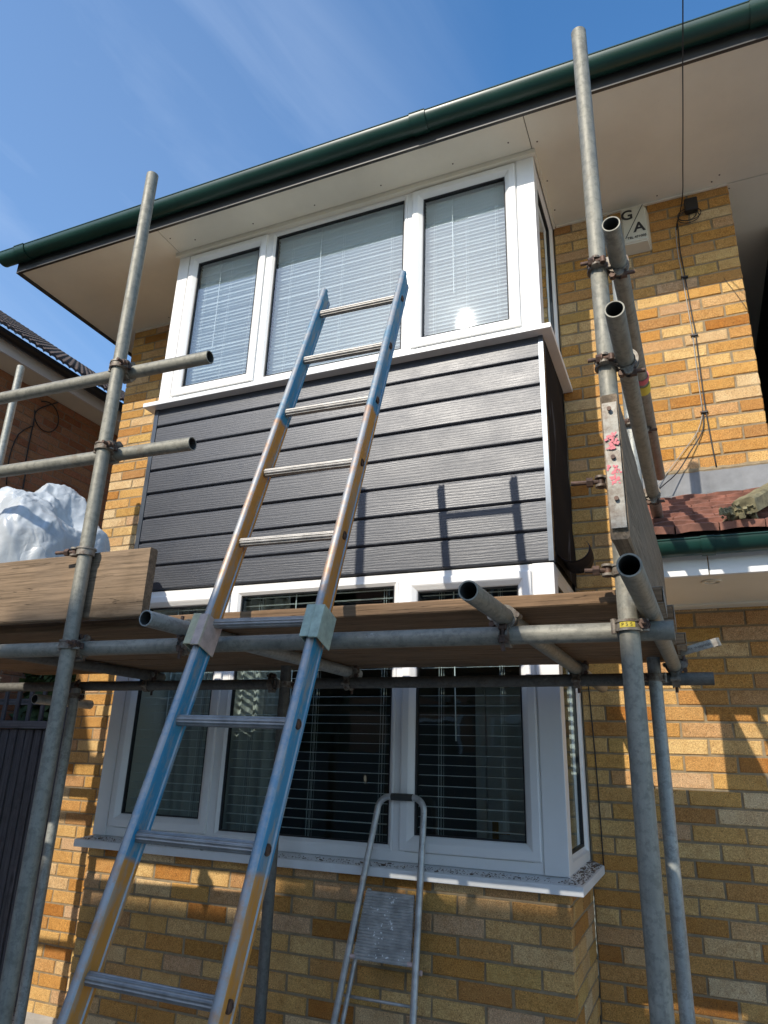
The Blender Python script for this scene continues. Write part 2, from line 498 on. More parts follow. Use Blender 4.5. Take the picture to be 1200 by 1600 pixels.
def sheet_mat():
    m, n, b = mat_base('crumpled white sheeting')
    v = coords(n, kind='Position', rnd=False)
    a = noise(n, v, 5, 8, 0.62, 1.2)
    vo = nd(n, 'ShaderNodeTexVoronoi', feature='DISTANCE_TO_EDGE')
    vo.inputs['Scale'].default_value = 7
    n.links.new(mix(n, 0.25, v, nd(n, 'ShaderNodeTexNoise').outputs['Color']), vo.inputs['Vector'])
    n.links.new(ramp(n, a, [(0.3, (0.40, 0.43, 0.45)), (0.7, (0.56, 0.59, 0.60))]), b.inputs['Base Color'])
    b.inputs['Roughness'].default_value = 0.34
    b.inputs['Transmission Weight'].default_value = 0.0
    bump(n, b, mix(n, 0.35, a, ramp(n, vo.outputs['Distance'], [(0.0, 0.0), (0.12, 1.0)])), 0.45, 0.012)
    return m
M['sheet'] = sheet_mat()
def paving_mat():
    m, n, b = mat_base('driveway')
    v = coords(n, kind='Position', rnd=False)
    bt = nd(n, 'ShaderNodeTexBrick')
    bt.inputs['Scale'].default_value = 4.0
    bt.inputs['Color1'].default_value = (0.52, 0.48, 0.41, 1)
    bt.inputs['Color2'].default_value = (0.56, 0.52, 0.44, 1)
    bt.inputs['Mortar'].default_value = (0.15, 0.13, 0.11, 1)
    n.links.new(v, bt.inputs['Vector'])
    n.links.new(bt.outputs['Color'], b.inputs['Base Color'])
    b.inputs['Roughness'].default_value = 0.9
    bump(n, b, noise(n, v, 40, 5, 0.6), 0.4, 0.01)
    return m
M['paving'] = paving_mat()
def leaf_mat():
    m, n, b = mat_base('hedge leaves')
    ge = nd(n, 'ShaderNodeNewGeometry')
    n.links.new(ramp(n, ge.outputs['Random Per Island'], [(0.0, (0.03, 0.055, 0.015)), (0.6, (0.06, 0.10, 0.03)), (1.0, (0.11, 0.15, 0.04))]), b.inputs['Base Color'])
    b.inputs['Roughness'].default_value = 0.7
    return m
M['leaf'] = leaf_mat()

# ------------------------------------------------------------------ object helpers
def obj(name, bm, mat, parent=None, smooth=False, loc=None, auto=None):
    me = bpy.data.meshes.new(name)
    bmesh.ops.recalc_face_normals(bm, faces=bm.faces)
    bm.to_mesh(me)
    bm.free()
    mats = mat if isinstance(mat, (list, tuple)) else [mat]
    for k in mats:
        me.materials.append(M[k] if isinstance(k, str) else k)
    if smooth:
        for p in me.polygons:
            p.use_smooth = True
        if auto:
            me.set_sharp_from_angle(angle=R(auto))
    o = bpy.data.objects.new(name, me)
    COL.objects.link(o)
    if loc is not None:
        o.location = loc
    if parent is not None:
        o.parent = parent
    return o

def thing(name, label, cat, group=None, loc=(0, 0, 0)):
    o = bpy.data.objects.new(name, None)
    COL.objects.link(o)
    o.location = loc
    o.empty_display_size = 0.1
    o['label'] = label
    o['category'] = cat
    if group:
        o['group'] = group
    return o

def tag(o, label, cat, group=None):
    o['label'] = label
    o['category'] = cat
    if group:
        o['group'] = group
    return o

def box(bm, x0, x1, y0, y1, z0, z1, mi=0, mat=None):
    x0, x1 = min(x0, x1), max(x0, x1)
    y0, y1 = min(y0, y1), max(y0, y1)
    z0, z1 = min(z0, z1), max(z0, z1)
    vs = [bm.verts.new((x, y, z)) for x in (x0, x1) for y in (y0, y1) for z in (z0, z1)]
    if mat is not None:
        for v in vs:
            v.co = mat @ v.co
    fs = []
    for q in ((0, 1, 3, 2), (4, 6, 7, 5), (0, 4, 5, 1), (2, 3, 7, 6), (0, 2, 6, 4), (1, 5, 7, 3)):
        f = bm.faces.new([vs[i] for i in q])
        f.material_index = mi
        fs.append(f)
    return vs, fs

def bbox(*a, bev=0.003, seg=1, mat=None):
    bm = bmesh.new()
    box(bm, *a, mat=mat)
    if bev:
        bmesh.ops.bevel(bm, geom=list(bm.edges), offset=bev, segments=seg, affect='EDGES', profile=0.5)
    return bm

def frame_axes(d):
    d = Vector(d).normalized()
    up = Vector((0, 0, 1)) if abs(d.z) < 0.95 else Vector((0, 1, 0))
    u = up.cross(d).normalized()
    v = d.cross(u).normalized()
    return d, u, v

def ring(bm, c, d, r0, r1, h, seg=24, mi=0):
    """a closed band: inner radius r0, outer r1, half width h, about axis d"""
    d, u, v = frame_axes(d)
    c = Vector(c)
    L = []
    for rr, hh in ((r0, -h), (r1, -h), (r1, h), (r0, h)):
        L.append([bm.verts.new(c + d * hh + (u * math.cos(2 * math.pi * k / seg) + v * math.sin(2 * math.pi * k / seg)) * rr) for k in range(seg)])
    for a in range(4):
        A, B = L[a], L[(a + 1) % 4]
        for k in range(seg):
            bm.faces.new((A[k], A[(k + 1) % seg], B[(k + 1) % seg], B[k])).material_index = mi

def cyl(bm, p, q, r, seg=14, mi=0, r2=None, cap=True):
    p, q = Vector(p), Vector(q)
    d, u, v = frame_axes(q - p)
    r2 = r if r2 is None else r2
    A = [bm.verts.new(p + (u * math.cos(2 * math.pi * k / seg) + v * math.sin(2 * math.pi * k / seg)) * r) for k in range(seg)]
    B = [bm.verts.new(q + (u * math.cos(2 * math.pi * k / seg) + v * math.sin(2 * math.pi * k / seg)) * r2) for k in range(seg)]
    for k in range(seg):
        bm.faces.new((A[k], A[(k + 1) % seg], B[(k + 1) % seg], B[k])).material_index = mi
    if cap:
        bm.faces.new(A[::-1]).material_index = mi
        bm.faces.new(B).material_index = mi

def sweep(bm, pts, r, seg=8, sx=1.0, mi=0):
    pts = [Vector(p) for p in pts]
    rows = []
    pu = None
    for i, p in enumerate(pts):
        d = (pts[min(i + 1, len(pts) - 1)] - pts[max(i - 1, 0)]).normalized()
        if pu is None:
            _, u, v = frame_axes(d)
        else:
            u = (pu - d * pu.dot(d)).normalized()
            v = d.cross(u)
        pu = u
        rows.append([bm.verts.new(p + u * math.cos(2 * math.pi * k / seg) * r * sx + v * math.sin(2 * math.pi * k / seg) * r) for k in range(seg)])
    for a, b in zip(rows, rows[1:]):
        for k in range(seg):
            bm.faces.new((a[k], a[(k + 1) % seg], b[(k + 1) % seg], b[k])).material_index = mi
    bm.faces.new(rows[0][::-1])
    bm.faces.new(rows[-1])

def rect_frame(bm, x0, x1, z0, z1, prof, T=None, mi=0):
    """mitred frame in the XZ plane; prof = closed list of (inset, y)"""
    rows = []
    for cx, cz, sx, sz in ((x0, z0, 1, 1), (x1, z0, -1, 1), (x1, z1, -1, -1), (x0, z1, 1, -1)):
        r_ = []
        for ins, y in prof:
            p = Vector((cx + sx * ins, y, cz + sz * ins))
            if T is not None:
                p = T @ p
            r_.append(bm.verts.new(p))
        rows.append(r_)
    n = len(prof)
    for i in range(4):
        A, B = rows[i], rows[(i + 1) % 4]
        for k in range(n):
            bm.faces.new((A[k], A[(k + 1) % n], B[(k + 1) % n], B[k])).material_index = mi

RT = 0.02415   # scaffold tube radius
def tube(name, p, q, parent, mat='galv', label=None):
    """hollow steel tube whose own z runs along it"""
    p, q = Vector(p), Vector(q)
    ln = (q - p).length
    bm = bmesh.new()
    seg = 28
    ri = RT - 0.004
    prof = [(ri, 0.35 if ln > 0.8 else ln * .3), (ri, 0.0), (ri + .0006, -0.0006), (RT - .0006, -0.0006), (RT, 0.0), (RT, ln), (RT - .0006, ln + .0006), (ri + .0006, ln + .0006), (ri, ln), (ri, ln - (0.35 if ln > 0.8 else ln * .3))]
    rows = [[bm.verts.new((rr * math.cos(2 * math.pi * k / seg), rr * math.sin(2 * math.pi * k / seg), z)) for k in range(seg)] for rr, z in prof]
    for i, (a, b) in enumerate(zip(rows, rows[1:])):
        for k in range(seg):
            f = bm.faces.new((a[k], a[(k + 1) % seg], b[(k + 1) % seg], b[k]))
            f.material_index = 1 if i in (0, 8) else 0
    for rr, fl in ((rows[0], 0), (rows[-1], 1)):
        bm.faces.new(rr if fl else rr[::-1]).material_index = 1
    o = obj(name, bm, [mat, 'tube_in'], parent, smooth=True, auto=40)
    o.rotation_mode = 'QUATERNION'
    o.rotation_quaternion = (q - p).to_track_quat('Z', 'Y')
    o.location = p
    if label:
        o['label'] = label
    return o

def coupler(a, da, b, db, parent, bside=1, lab=None):
    """double coupler joining tube a (axis da through a) and tube b (axis db through b)"""
    a, b = Vector(a), Vector(b)
    da, db = Vector(da).normalized(), Vector(db).normalized()
    t = (b - a).normalized()
    bm = bmesh.new()
    for c, d, tt in ((a, da, t), (b, db, -t)):
        ring(bm, c, d, RT + .0004, RT + .0060, .0125, 26)
        ring(bm, c + d * .0105, d, RT + .0055, RT + .0088, .0030, 26)
        ring(bm, c - d * .0105, d, RT + .0055, RT + .0088, .0030, 26)
        s = d.cross(tt).normalized() * bside
        # hinge barrel on one side, bolt lug on the other
        cyl(bm, c + s * (RT + .010) - tt * .004 - d * .018, c + s * (RT + .010) - tt * .004 + d * .018, .0075, 10)
        for g in (-1, 1):
            cc = c - s * (RT + .010) - tt * .004 + d * (g * .011)
            cyl(bm, cc - d * .0035, cc + d * .0035, .013, 12)
    m = (a + b) / 2
    Mx = Matrix.Translation(m) @ Matrix((t, da.cross(t).normalized(), da)).transposed().to_4x4()
    box(bm, -.009, .009, -.021, .021, -.017, .017, mat=Mx)
    o = obj('coupler', bm, 'coupler', parent, smooth=True, auto=35)
    bm = bmesh.new()
    for c, d, tt in ((a, da, t), (b, db, -t)):
        s = d.cross(tt).normalized() * bside
        p = c - s * (RT + .012)
        ext = .046
        cyl(bm, p - tt * ext, p + tt * .020, .0058, 10)
        cyl(bm, p - tt * .024, p - tt * .010, .0128, 6)
        cyl(bm, p - tt * .010, p - tt * .0065, .0145, 14)
        # swinging eye of the bolt along the band
        cyl(bm, p - s * .0 - d * .009 + tt * .016, p + d * .009 + tt * .016, .0085, 10)
    obj('bolt', bm, 'bolt', o, smooth=True, auto=35)
    if lab:
        o['label'] = lab
    return o

# ------------------------------------------------------------------ key dimensions (camera eye is the origin, metres)
G = -1.62                     # ground
WY = 3.75                     # front of the main wall
BY = 3.11                     # front of the bay
BX0, BX1 = -2.945, -0.507     # bay sides
WX0, WX1 = -3.90, 0.504       # main wall corners
SOF = 3.245                   # soffit
EX0 = -4.17                   # eaves end

# ------------------------------------------------------------------ ground
bm = bmesh.new()
f = bm.faces.new([bm.verts.new(p) for p in ((-400, -400, G), (400, -400, G), (400, 400, G), (-400, 400, G))])
g = obj('ground', bm, 'paving')
g['kind'] = 'structure'

# ------------------------------------------------------------------ the house
house = thing('brick_house', 'yellow brick house with a two storey bay, dark cladding and green gutters', 'house')

# --- bricks
TMPL = []
for s in range(6):
    rnd = random.Random(s)
    j = lambda a: rnd.uniform(-a, a)
    b_ = .0026
    cs = [(-.5, -.5), (.5, -.5), (.5, .5), (-.5, .5)]
    TMPL.append([(j(.0022), j(.0018), j(.0012)) for _ in range(4)])

def brick_geo(L_, H_, s, dep=.05):
    """local: x along, z up, y = 0 front face and + into the wall"""
    j = TMPL[s]
    bv = .0035
    V = []
    for k, (sx, sz) in enumerate(((-1, -1), (1, -1), (1, 1), (-1, 1))):
        V.append((sx * (L_ / 2 - bv) + j[k][0] * 1.5, 0.0 + j[k][2] * 1.5, sz * (H_ / 2 - bv) + j[k][1] * 1.4))
    for k, (sx, sz) in enumerate(((-1, -1), (1, -1), (1, 1), (-1, 1))):
        V.append((sx * L_ / 2 + j[k][0], bv, sz * H_ / 2 + j[k][1]))
    for k, (sx, sz) in enumerate(((-1, -1), (1, -1), (1, 1), (-1, 1))):
        V.append((sx * L_ / 2 + j[k][0], dep, sz * H_ / 2 + j[k][1]))
    F = [(0, 1, 2, 3)]
    for a, b in ((0, 4), (4, 8)):
        for k in range(4):
            F.append((a + k, b + k, b + (k + 1) % 4, a + (k + 1) % 4))
    F.append((8, 11, 10, 9))
    return V, F

_bcache = {}
def brick_mesh(L_, s, mat, H_=.0645):
    key = (round(L_, 3), s, mat, H_)
    if key not in _bcache:
        V, F = brick_geo(L_, H_, s)
        me = bpy.data.meshes.new('brick')
        me.from_pydata(V, [], F)
        me.materials.append(M[mat])
        me.update()
        _bcache[key] = me
    return _bcache[key]

class Wall:
    """a run of brickwork; u runs along the face, z up"""
    def __init__(s, org, du, into, part):
        s.org, s.du, s.into, s.part = Vector(org), Vector(du), Vector(into), part
        s.list = []
    def mat(s, u, z, d=0.0):
        p = s.org + s.du * u + Vector((0, 0, z)) + s.into * d
        return Matrix.Translation(p) @ Matrix((s.du, s.into, Vector((0, 0, 1)))).transposed().to_4x4()
    def add(s, u0, u1, z0, z1):
        if u1 - u0 < .02:
            return
        s.list.append((u0, u1, z0, z1))

def area_px(W_, b):
    u0, u1, z0, z1 = b
    P = [pix(W_.org + W_.du * u + Vector((0, 0, z))) for u, z in ((u0, z0), (u1, z0), (u1, z1), (u0, z1))]
    if any(p is None for p in P):
        return 0
    c = (sum(p[0] for p in P) / 4, sum(p[1] for p in P) / 4)
    if not (-5 < c[0] < 1205 and -5 < c[1] < 1605):
        return 0
    a = 0
    for i in range(4):
        x0, y0 = P[i]
        x1, y1 = P[(i + 1) % 4]
        a += x0 * y1 - x1 * y0
    return abs(a) / 2

def lay(walls, owner, limit, mat, hidden=lambda c: False, stuffname='brickwork'):
    items = []
    for W_ in walls:
        for b in W_.list:
            p = W_.org + W_.du * ((b[0] + b[1]) / 2) + Vector((0, 0, (b[2] + b[3]) / 2))
            a = area_px(W_, b)
            if hidden(p):
                a = 0
            items.append((a, W_, b))
    items.sort(key=lambda t: -t[0])
    one = [t for t in items[:limit] if t[0] > 25]
    rest = items[len(one):]
    for a, W_, b in one:
        o = bpy.data.objects.new('brick', brick_mesh(b[1] - b[0], random.randrange(6), mat, round(b[3] - b[2], 4)))
        COL.objects.link(o)
        o.matrix_local = W_.mat((b[0] + b[1]) / 2, (b[2] + b[3]) / 2, random.uniform(-.0018, .0018))
        o.parent = W_.part
    V, F = [], []
    for a, W_, b in rest:
        v, f = brick_geo(b[1] - b[0], b[3] - b[2], random.randrange(6))
        T = W_.mat((b[0] + b[1]) / 2, (b[2] + b[3]) / 2, random.uniform(-.0018, .0018))
        n0 = len(V)
        V += [T @ Vector(x) for x in v]
        F += [tuple(i + n0 for i in q) for q in f]
    if V:
        me = bpy.data.meshes.new(stuffname)
        me.from_pydata(V, [], F)
        me.materials.append(M[mat])
        o = bpy.data.objects.new(stuffname, me)
        COL.objects.link(o)
        o.parent = owner
        o['kind'] = 'stuff'
    return len(one), len(rest)

P_ = .0742      # course pitch
JT = .0100      # joint
MR = .0045      # mortar set back
# main wall mortar cores (back 10 cm thick)
bm = bmesh.new()
box(bm, WX0 + .004, BX0 - .001, WY + MR, WY + .24, G - .05, SOF + .05)
box(bm, BX1 + .001, WX1 - .004, WY + MR, WY + .24, .62, SOF + .05)
box(bm, BX1 + .001, 1.6, WY + MR, WY + .24, G - .05, .62)
box(bm, WX0 + .004, WX0 + .24, WY + .24, 9.0, G - .05, SOF + .05)          # side wall of the house
box(bm, WX1 - .24, WX1 - .004, WY + .24, 9.0, G - .05, SOF + .05)
front = obj('front_wall', bm, 'mortar', house)
wf = Wall((0, WY, 0), (1, 0, 0), (0, 1, 0), front)
ws = Wall((WX0, 0, 0), (0, -1, 0), (1, 0, 0), front)        # side wall faces west
z_top = -.46 + P_ * 50
j = -50
while True:
    zt = -.46 - P_ * j
    zb = zt - P_
    if zt < G:
        break
    if zb < SOF - .01:
        b0, b1 = zb + JT / 2, zt - JT / 2
        odd = (j % 2 == 1)
        # right part
        R1 = WX1 if zb > .62 else 1.6
        x = WX1 - (0.1075 if odd else .2200) - JT / 2 if R1 == WX1 else 1.6 - (0.17 if odd else .05)
        perps = []
        xs = WX1 - (.1125 if odd else .2250)
        k = 0
        allp = sorted([xs + .2250 * q for q in range(-6, 8)])
        lo = BX1 + .006
        allp = [p for p in allp if lo + .03 < p < R1 - .05]
        ed = [lo - JT / 2] + allp + [R1 + JT / 2]
        for a, c in zip(ed, ed[1:]):
            wf.add(a + JT / 2, c - JT / 2, b0, b1)
        # left part
        xs = WX0 + (.1125 if odd else .2250)
        allp = [xs + .2250 * q for q in range(0, 6)]
        allp = [p for p in allp if p < BX0 - .04]
        ed = [WX0 - JT / 2] + allp + [BX0 - .002 + JT / 2]
        for a, c in zip(ed, ed[1:]):
            wf.add(a + JT / 2, c - JT / 2, b0, b1)
        # west side wall: a few bricks deep
        ys = WY + (.2250 if odd else .1125)
        ed = [WY + .055] + [ys + .225 * q for q in range(0, 8)]
        for a, c in zip(ed, ed[1:]):
            ws.add(-c + JT / 2, -a - JT / 2, b0, b1)
    j += 1
# bay base
bm = bmesh.new()
box(bm, BX0 + .004, BX1 - .004, BY + MR, BY + .11, G - .05, -.47)
box(bm, BX1 - .11, BX1 - .0045, BY + .11, WY + .02, G - .05, -.47)
box(bm, BX0 + .0045, BX0 + .11, BY + .11, WY + .02, G - .05, -.47)
baybase = obj('bay_wall', bm, 'mortar', house)
wb = Wall((0, BY, 0), (1, 0, 0), (0, 1, 0), baybase)
wr = Wall((BX1, 0, 0), (0, 1, 0), (-1, 0, 0), baybase)
wl = Wall((BX0, 0, 0), (0, -1, 0), (1, 0, 0), baybase)
for j in range(-1, 18):
    zt = -.516 - .0745 * j
    zb = zt - .0745
    if zt < G:
        break
    b0, b1 = zb + JT / 2, min(zt - JT / 2, -.475)
    odd = j % 2 == 0
    xs = (-.743 if odd else -.629)
    ps = [xs - .2213 * q for q in range(0, 12)]
    ps = sorted([p for p in ps if p > BX0 + .06])
    ed = [BX0 - JT / 2] + ps + [BX1 + JT / 2]
    for a, c in zip(ed, ed[1:]):
        wb.add(a + JT / 2, c - JT / 2, b0, b1)
    y0 = BY + (.1075 if odd else .2175)
    ed = [BY + .055] + [y for y in (y0, y0 + .2225, y0 + .445) if y < WY - .04] + [WY + JT / 2 - .002]
    for a, c in zip(ed, ed[1:]):
        wr.add(a + JT / 2, c - JT / 2, b0, b1)
        wl.add(-c + JT / 2, -a - JT / 2, b0, b1)
def hid(p):
    # behind the bay, the scaffold boards or the alarm
    if p.x < BX0 and p.z > .30 and p.z < .70:
        return True
    return False
lay([wf, ws, wb, wr, wl], house, 298, 'brick', hid)

# cement plinth at the foot of the west end
bm = bmesh.new()
box(bm, WX0 - .006, BX0 - .003, WY - .012, WY + .02, G - .02, -1.50)
bmesh.ops.subdivide_edges(bm, edges=list(bm.edges), cuts=6, use_grid_fill=True)
for v in bm.verts:
    if v.co.z > -1.51:
        v.co.z += random.uniform(-.02, .02)
obj('plinth', bm, 'concrete', house)

# --- soffit boards, fascia, verge
def panel(name, pts, z0, z1, mat, parent, label=None):
    bm = bmesh.new()
    A = [bm.verts.new((x, y, z0)) for x, y in pts]
    B = [bm.verts.new((x, y, z1)) for x, y in pts]
    bm.faces.new(A[::-1])
    bm.faces.new(B)
    for i in range(len(pts)):
        k = (i + 1) % len(pts)
        bm.faces.new((A[i], A[k], B[k], B[i]))
    o = obj(name, bm, mat, parent)
    if label:
        o['label'] = label
    return o
SY = 2.853
g_ = .0022
panel('soffit_board', [(EX0 + .012, SY), (BX0 + .012 - g_, SY), (BX0 + .012 - g_, WY - .001), (EX0 + .012, 9.0)], SOF, SOF + .012, 'soffit', house)
panel('soffit_board', [(BX0 + .012 + g_, SY), (BX1 - g_, SY), (BX1 - g_, BY + .2), (BX0 + .012 + g_, BY + .2)], SOF, SOF + .012, 'soffit', house)
panel('soffit_board', [(BX1 + g_, SY), (2.2, SY), (2.2, WY - .006), (WX1 + .004, WY - .006), (WX1, WY + .03), (BX1 + g_, WY + .03)], SOF, SOF + .012, 'soffit', house)
panel('soffit_board', [(WX1 + .002, WY), (.775, WY), (.775, 9.0), (WX1 + .002, 9.0)], SOF - .001, SOF + .011, 'soffit', house, 'soffit board running back along the side wall')
panel('soffit_board', [(EX0 + .012, WY + .05), (WX0 - .001, WY + .05), (WX0 - .001, 9.0), (EX0 + .012, 9.0)], SOF + .0125, SOF + .02, 'soffit', house)
# small quadrant trims where soffit meets wall and bay
bm = bmesh.new()
box(bm, BX1 + .02, WX1 - .002, WY - .014, WY - .001, SOF - .014, SOF - .0012)
box(bm, BX0 - .018, BX1 + .016, BY - .022, BY + .012, SOF - .030, SOF - .0012)
box(bm, BX1 + .003, BX1 + .016, BY + .014, WY - .016, SOF - .030, SOF - .0012)
box(bm, WX0 + .01, BX0 - .004, WY - .014, WY - .001, SOF - .014, SOF - .0012)
obj('soffit_trim', bm, 'soffit', house)
# screw heads
bm = bmesh.new()
for x, y in [(-2.75, 3.02), (-2.3, 3.03), (-1.85, 3.03), (-1.4, 3.03), (-.95, 3.03), (-.62, 3.0), (-.47, 3.05), (-.47, 3.35), (-.47, 3.6), (-.2, 3.70), (.12, 3.70), (.42, 3.70), (.46, 3.66), (.515, 3.79), (-3.5, 3.68), (-3.2, 3.68), (-2.96, 3.2), (-2.90, 2.95)]:
    cyl(bm, (x, y, SOF - .0025), (x, y, SOF + .001), .0045, 8)
sc_o = obj('screw_heads', bm, 'bolt', house)
sc_o['kind'] = 'stuff'
bm = bmesh.new()
box(bm, EX0, 2.2, SY - .020, SY - .0015, SOF - .012, SOF + .165)
obj('fascia_board', bm, 'fascia', house)
bm = bmesh.new()
box(bm, EX0 - .012, EX0 + .010, SY - .0205, 9.0, SOF - .016, SOF + .17)
obj('verge_board', bm, 'fascia', house, )
# roof slab and tile edge
GY, GZ, GR = 2.785, 3.352, .0625
bm = bmesh.new()
pr = [(2.795, GZ + .030), (2.795, GZ + .046), (6.0, GZ + 1.55), (9.0, GZ + .3), (9.0, GZ + .1), (3.0, GZ + .05)]
A = [bm.verts.new((EX0 - .03, y, z)) for y, z in pr]
B = [bm.verts.new((.83, y, z)) for y, z in pr]
bm.faces.new(A)
bm.faces.new(B[::-1])
for i in range(len(pr)):
    k = (i + 1) % len(pr)
    bm.faces.new((A[i], A[k], B[k], B[i]))
box(bm, .83, 2.2, 2.795, 3.9, GZ + .030, GZ + .046)
obj('roof', bm, 'dark_tile', house)

def half_gutter(name, x0, x1, cy, cz, r, mat, parent, axis='x', cap=True, flip=1):
    bm = bmesh.new()
    seg = 18
    rows = []
    th = .003
    def P(x, a, rr):
        y = cy + flip * rr * math.cos(a)
        z = cz - rr * math.sin(a)
        return (x, y, z) if axis == 'x' else (y, x, z)
    xs = [x0, x1]
    for x in xs:
        o_ = [bm.verts.new(P(x, math.pi * k / seg, r)) for k in range(seg + 1)]
        i_ = [bm.verts.new(P(x, math.pi * k / seg, r - th)) for k in range(seg + 1)]
        rows.append(o_ + i_[::-1])
    n = len(rows[0])
    for k in range(n):
        bm.faces.new((rows[0][k], rows[0][(k + 1) % n], rows[1][(k + 1) % n], rows[1][k]))
    for r_ in rows:
        if cap:
            bm.faces.new(r_)
    # rolled front bead
    for s in (1, -1):
        y = cy + flip * s * r
        a, b = ((x0, y, cz), (x1, y, cz)) if axis == 'x' else ((y, x0, cz), (y, x1, cz))
        cyl(bm, a, b, .0042, 8)
    if cap:
        for x in xs:
            c = [bm.verts.new(P(x, math.pi * k / seg, r + .001)) for k in range(seg + 1)]
            bm.faces.new(c)
    return obj(name, bm, mat, parent, smooth=True, auto=40)
gut = half_gutter('gutter', EX0 - .11, 2.2, GY, GZ, GR, 'gutter', house)
for x in (-4.06, -1.06, .62):
    u = half_gutter('gutter_union', x - .045, x + .045, GY, GZ + .001, GR + .006, 'gutter', gut, cap=True)
bm = bmesh.new()
for x in (-3.4, -2.5, -1.62, -.35, .1):
    box(bm, x - .012, x + .012, GY + GR * .7, SY - .021, GZ - .060, GZ - .050)
obj('gutter_brackets', bm, 'fascia', gut)

# --- bay: cladding
bm = bmesh.new()
box(bm, BX0 + .03, BX1 - .012, BY + .022, BY + .10, .862, 2.075)
box(bm, BX0 + .012, BX0 + .1, BY + .10, WY, .862, 2.075)
box(bm, BX1 - .09, BX1 - .012, BY + .10, WY, .862, 2.075)
obj('bay_framing', bm, 'fascia', house)
zj = [.867, 1.014, 1.164, 1.316, 1.473, 1.625, 1.772, 1.925, 2.058]
for i, (a, c) in enumerate(zip(zj, zj[1:])):
    bm = bmesh.new()
    x0, x1 = BX0 + .028, BX1 - .021
    y0 = BY
    # shiplap profile: chamfered lower edge over a recessed rebate
    pr = [(y0 + .021, a + .0005), (y0 + .008, a + .0005), (y0 + .001, a + .006), (y0, a + .010), (y0, c - .014), (y0 + .0012, c - .0115), (y0 + .014, c - .0095), (y0 + .014, c - .0005), (y0 + .021, c - .0005)]
    nseg = 14
    rows = []
    for k in range(nseg + 1):
        x = x0 + (x1 - x0) * k / nseg
        wv = math.sin(x * 3.1 + i * 1.7) * .0008
        rows.append([bm.verts.new((x, y + (wv if y < y0 + .012 else 0), z)) for y, z in pr])
    for A, B in zip(rows, rows[1:]):
        for k in range(len(pr)):
            bm.faces.new((A[k], A[(k + 1) % len(pr)], B[(k + 1) % len(pr)], B[k]))
    bm.faces.new(rows[0])
    bm.faces.new(rows[-1])
    obj('cladding_board', bm, 'cladding', house)
bm = bmesh.new()
box(bm, BX1 - .020, BX1 + .0035, BY - .0055, BY + .018, .866, 2.047)
box(bm, BX1 - .001, BX1 + .0035, BY + .018, BY + .036, .866, 2.047)
o = obj('corner_trim', bm, 'trim', house)
o['label'] = 'bright edged corner trim at the east end of the cladding'
bm = bmesh.new()
box(bm, BX0 + .0, BX0 + .027, BY - .0045, BY + .02, .866, 2.047)
box(bm, BX0 - .003, BX0 + .0, BY - .0045, BY + .035, .866, 2.047)
obj('corner_trim', bm, 'trim', house)
# membrane on the bare side of the bay
bm = bmesh.new()
ny, nz_ = 10, 22
gr = []
for a in range(ny + 1):
    col_ = []
    for b in range(nz_ + 1):
        u, v = a / ny, b / nz_
        y = BY + .037 + (WY - .045 - BY - .037) * u
        z = .875 + (2.035 - .875) * v
        x = BX1 + .003 + .010 * math.sin(u * 3.1) * (0.6 + .4 * math.sin(v * 9)) + .035 * max(0, u - .55) * (1 - v) + .004 * math.sin(v * 21 + u * 5)
        col_.append(bm.verts.new((x, y, z)))
    gr.append(col_)
for a in range(ny):
    for b in range(nz_):
        bm.faces.new((gr[a][b], gr[a + 1][b], gr[a + 1][b + 1], gr[a][b + 1]))
ex = bmesh.ops.extrude_face_region(bm, geom=list(bm.faces))
for v in [e for e in ex['geom'] if isinstance(e, bmesh.types.BMVert)]:
    v.co.x -= .0015
mem = obj('membrane', bm, 'membrane', house, smooth=True, auto=50)
mem['label'] = 'black breather membrane with faint grey print covering the bay side'
bm = bmesh.new()
rows = []
for k in range(17):
    a = math.pi * (1.0 + 1.22 * k / 16)
    wd = .5 + .5 * math.sin(math.pi * min(1, .25 + .75 * (1 - k / 16)))
    cx, cz, rr = BX1 + .068, .948, .070 * (1 + .1 * k / 16)
    y0, y1 = 3.17 + .10 * (k / 16) ** 2, 3.46 - .06 * (k / 16)
    x, z = cx + rr * math.cos(a), cz + rr * math.sin(a) * .95
    rows.append([bm.verts.new((x, y0 + (y1 - y0) * t, z + .01 * math.sin(t * 3))) for t in (0, .25, .5, .75, 1)])
for A, B in zip(rows, rows[1:]):
    for k in range(4):
        bm.faces.new((A[k], A[k + 1], B[k + 1], B[k]))
ex = bmesh.ops.extrude_face_region(bm, geom=list(bm.faces))
for v in [e for e in ex['geom'] if isinstance(e, bmesh.types.BMVert)]:
    v.co.y += .0005
    v.co.x += .0012
obj('membrane_flap', bm, 'membrane_back', house, smooth=True)

# --- sills
def sill(name, z0, z1, y, ov, top_slope, label):
    bm = bmesh.new()
    pl = [(BX0 - ov, WY - .002), (BX0 - ov, y), (BX1 + ov, y), (BX1 + ov, WY - .002)]
    ins = [(BX0 + .01, WY - .002), (BX0 + .01, BY + .03), (BX1 - .01, BY + .03), (BX1 - .01, WY - .002)]
    lay_ = []
    for P, zz in ((pl, z0), (pl, z1), (ins, z1 + top_slope), (ins, z0)):
        lay_.append([bm.verts.new((a, b, zz)) for a, b in P])
    for q in range(4):
        A, B = lay_[q], lay_[(q + 1) % 4]
        for k in range(3):
            bm.faces.new((A[k], A[k + 1], B[k + 1], B[k]))
    for k in (0, 3):
        bm.faces.new([lay_[q][k] for q in range(4)])
    bmesh.ops.bevel(bm, geom=[e for e in bm.edges], offset=.002, segments=1, affect='EDGES')
    o = obj(name, bm, 'sill', house)
    o['label'] = label
    return o
sill('window_sill', 2.044, 2.072, BY - .062, .055, .028, 'clean white sill ledge over the dark cladding')
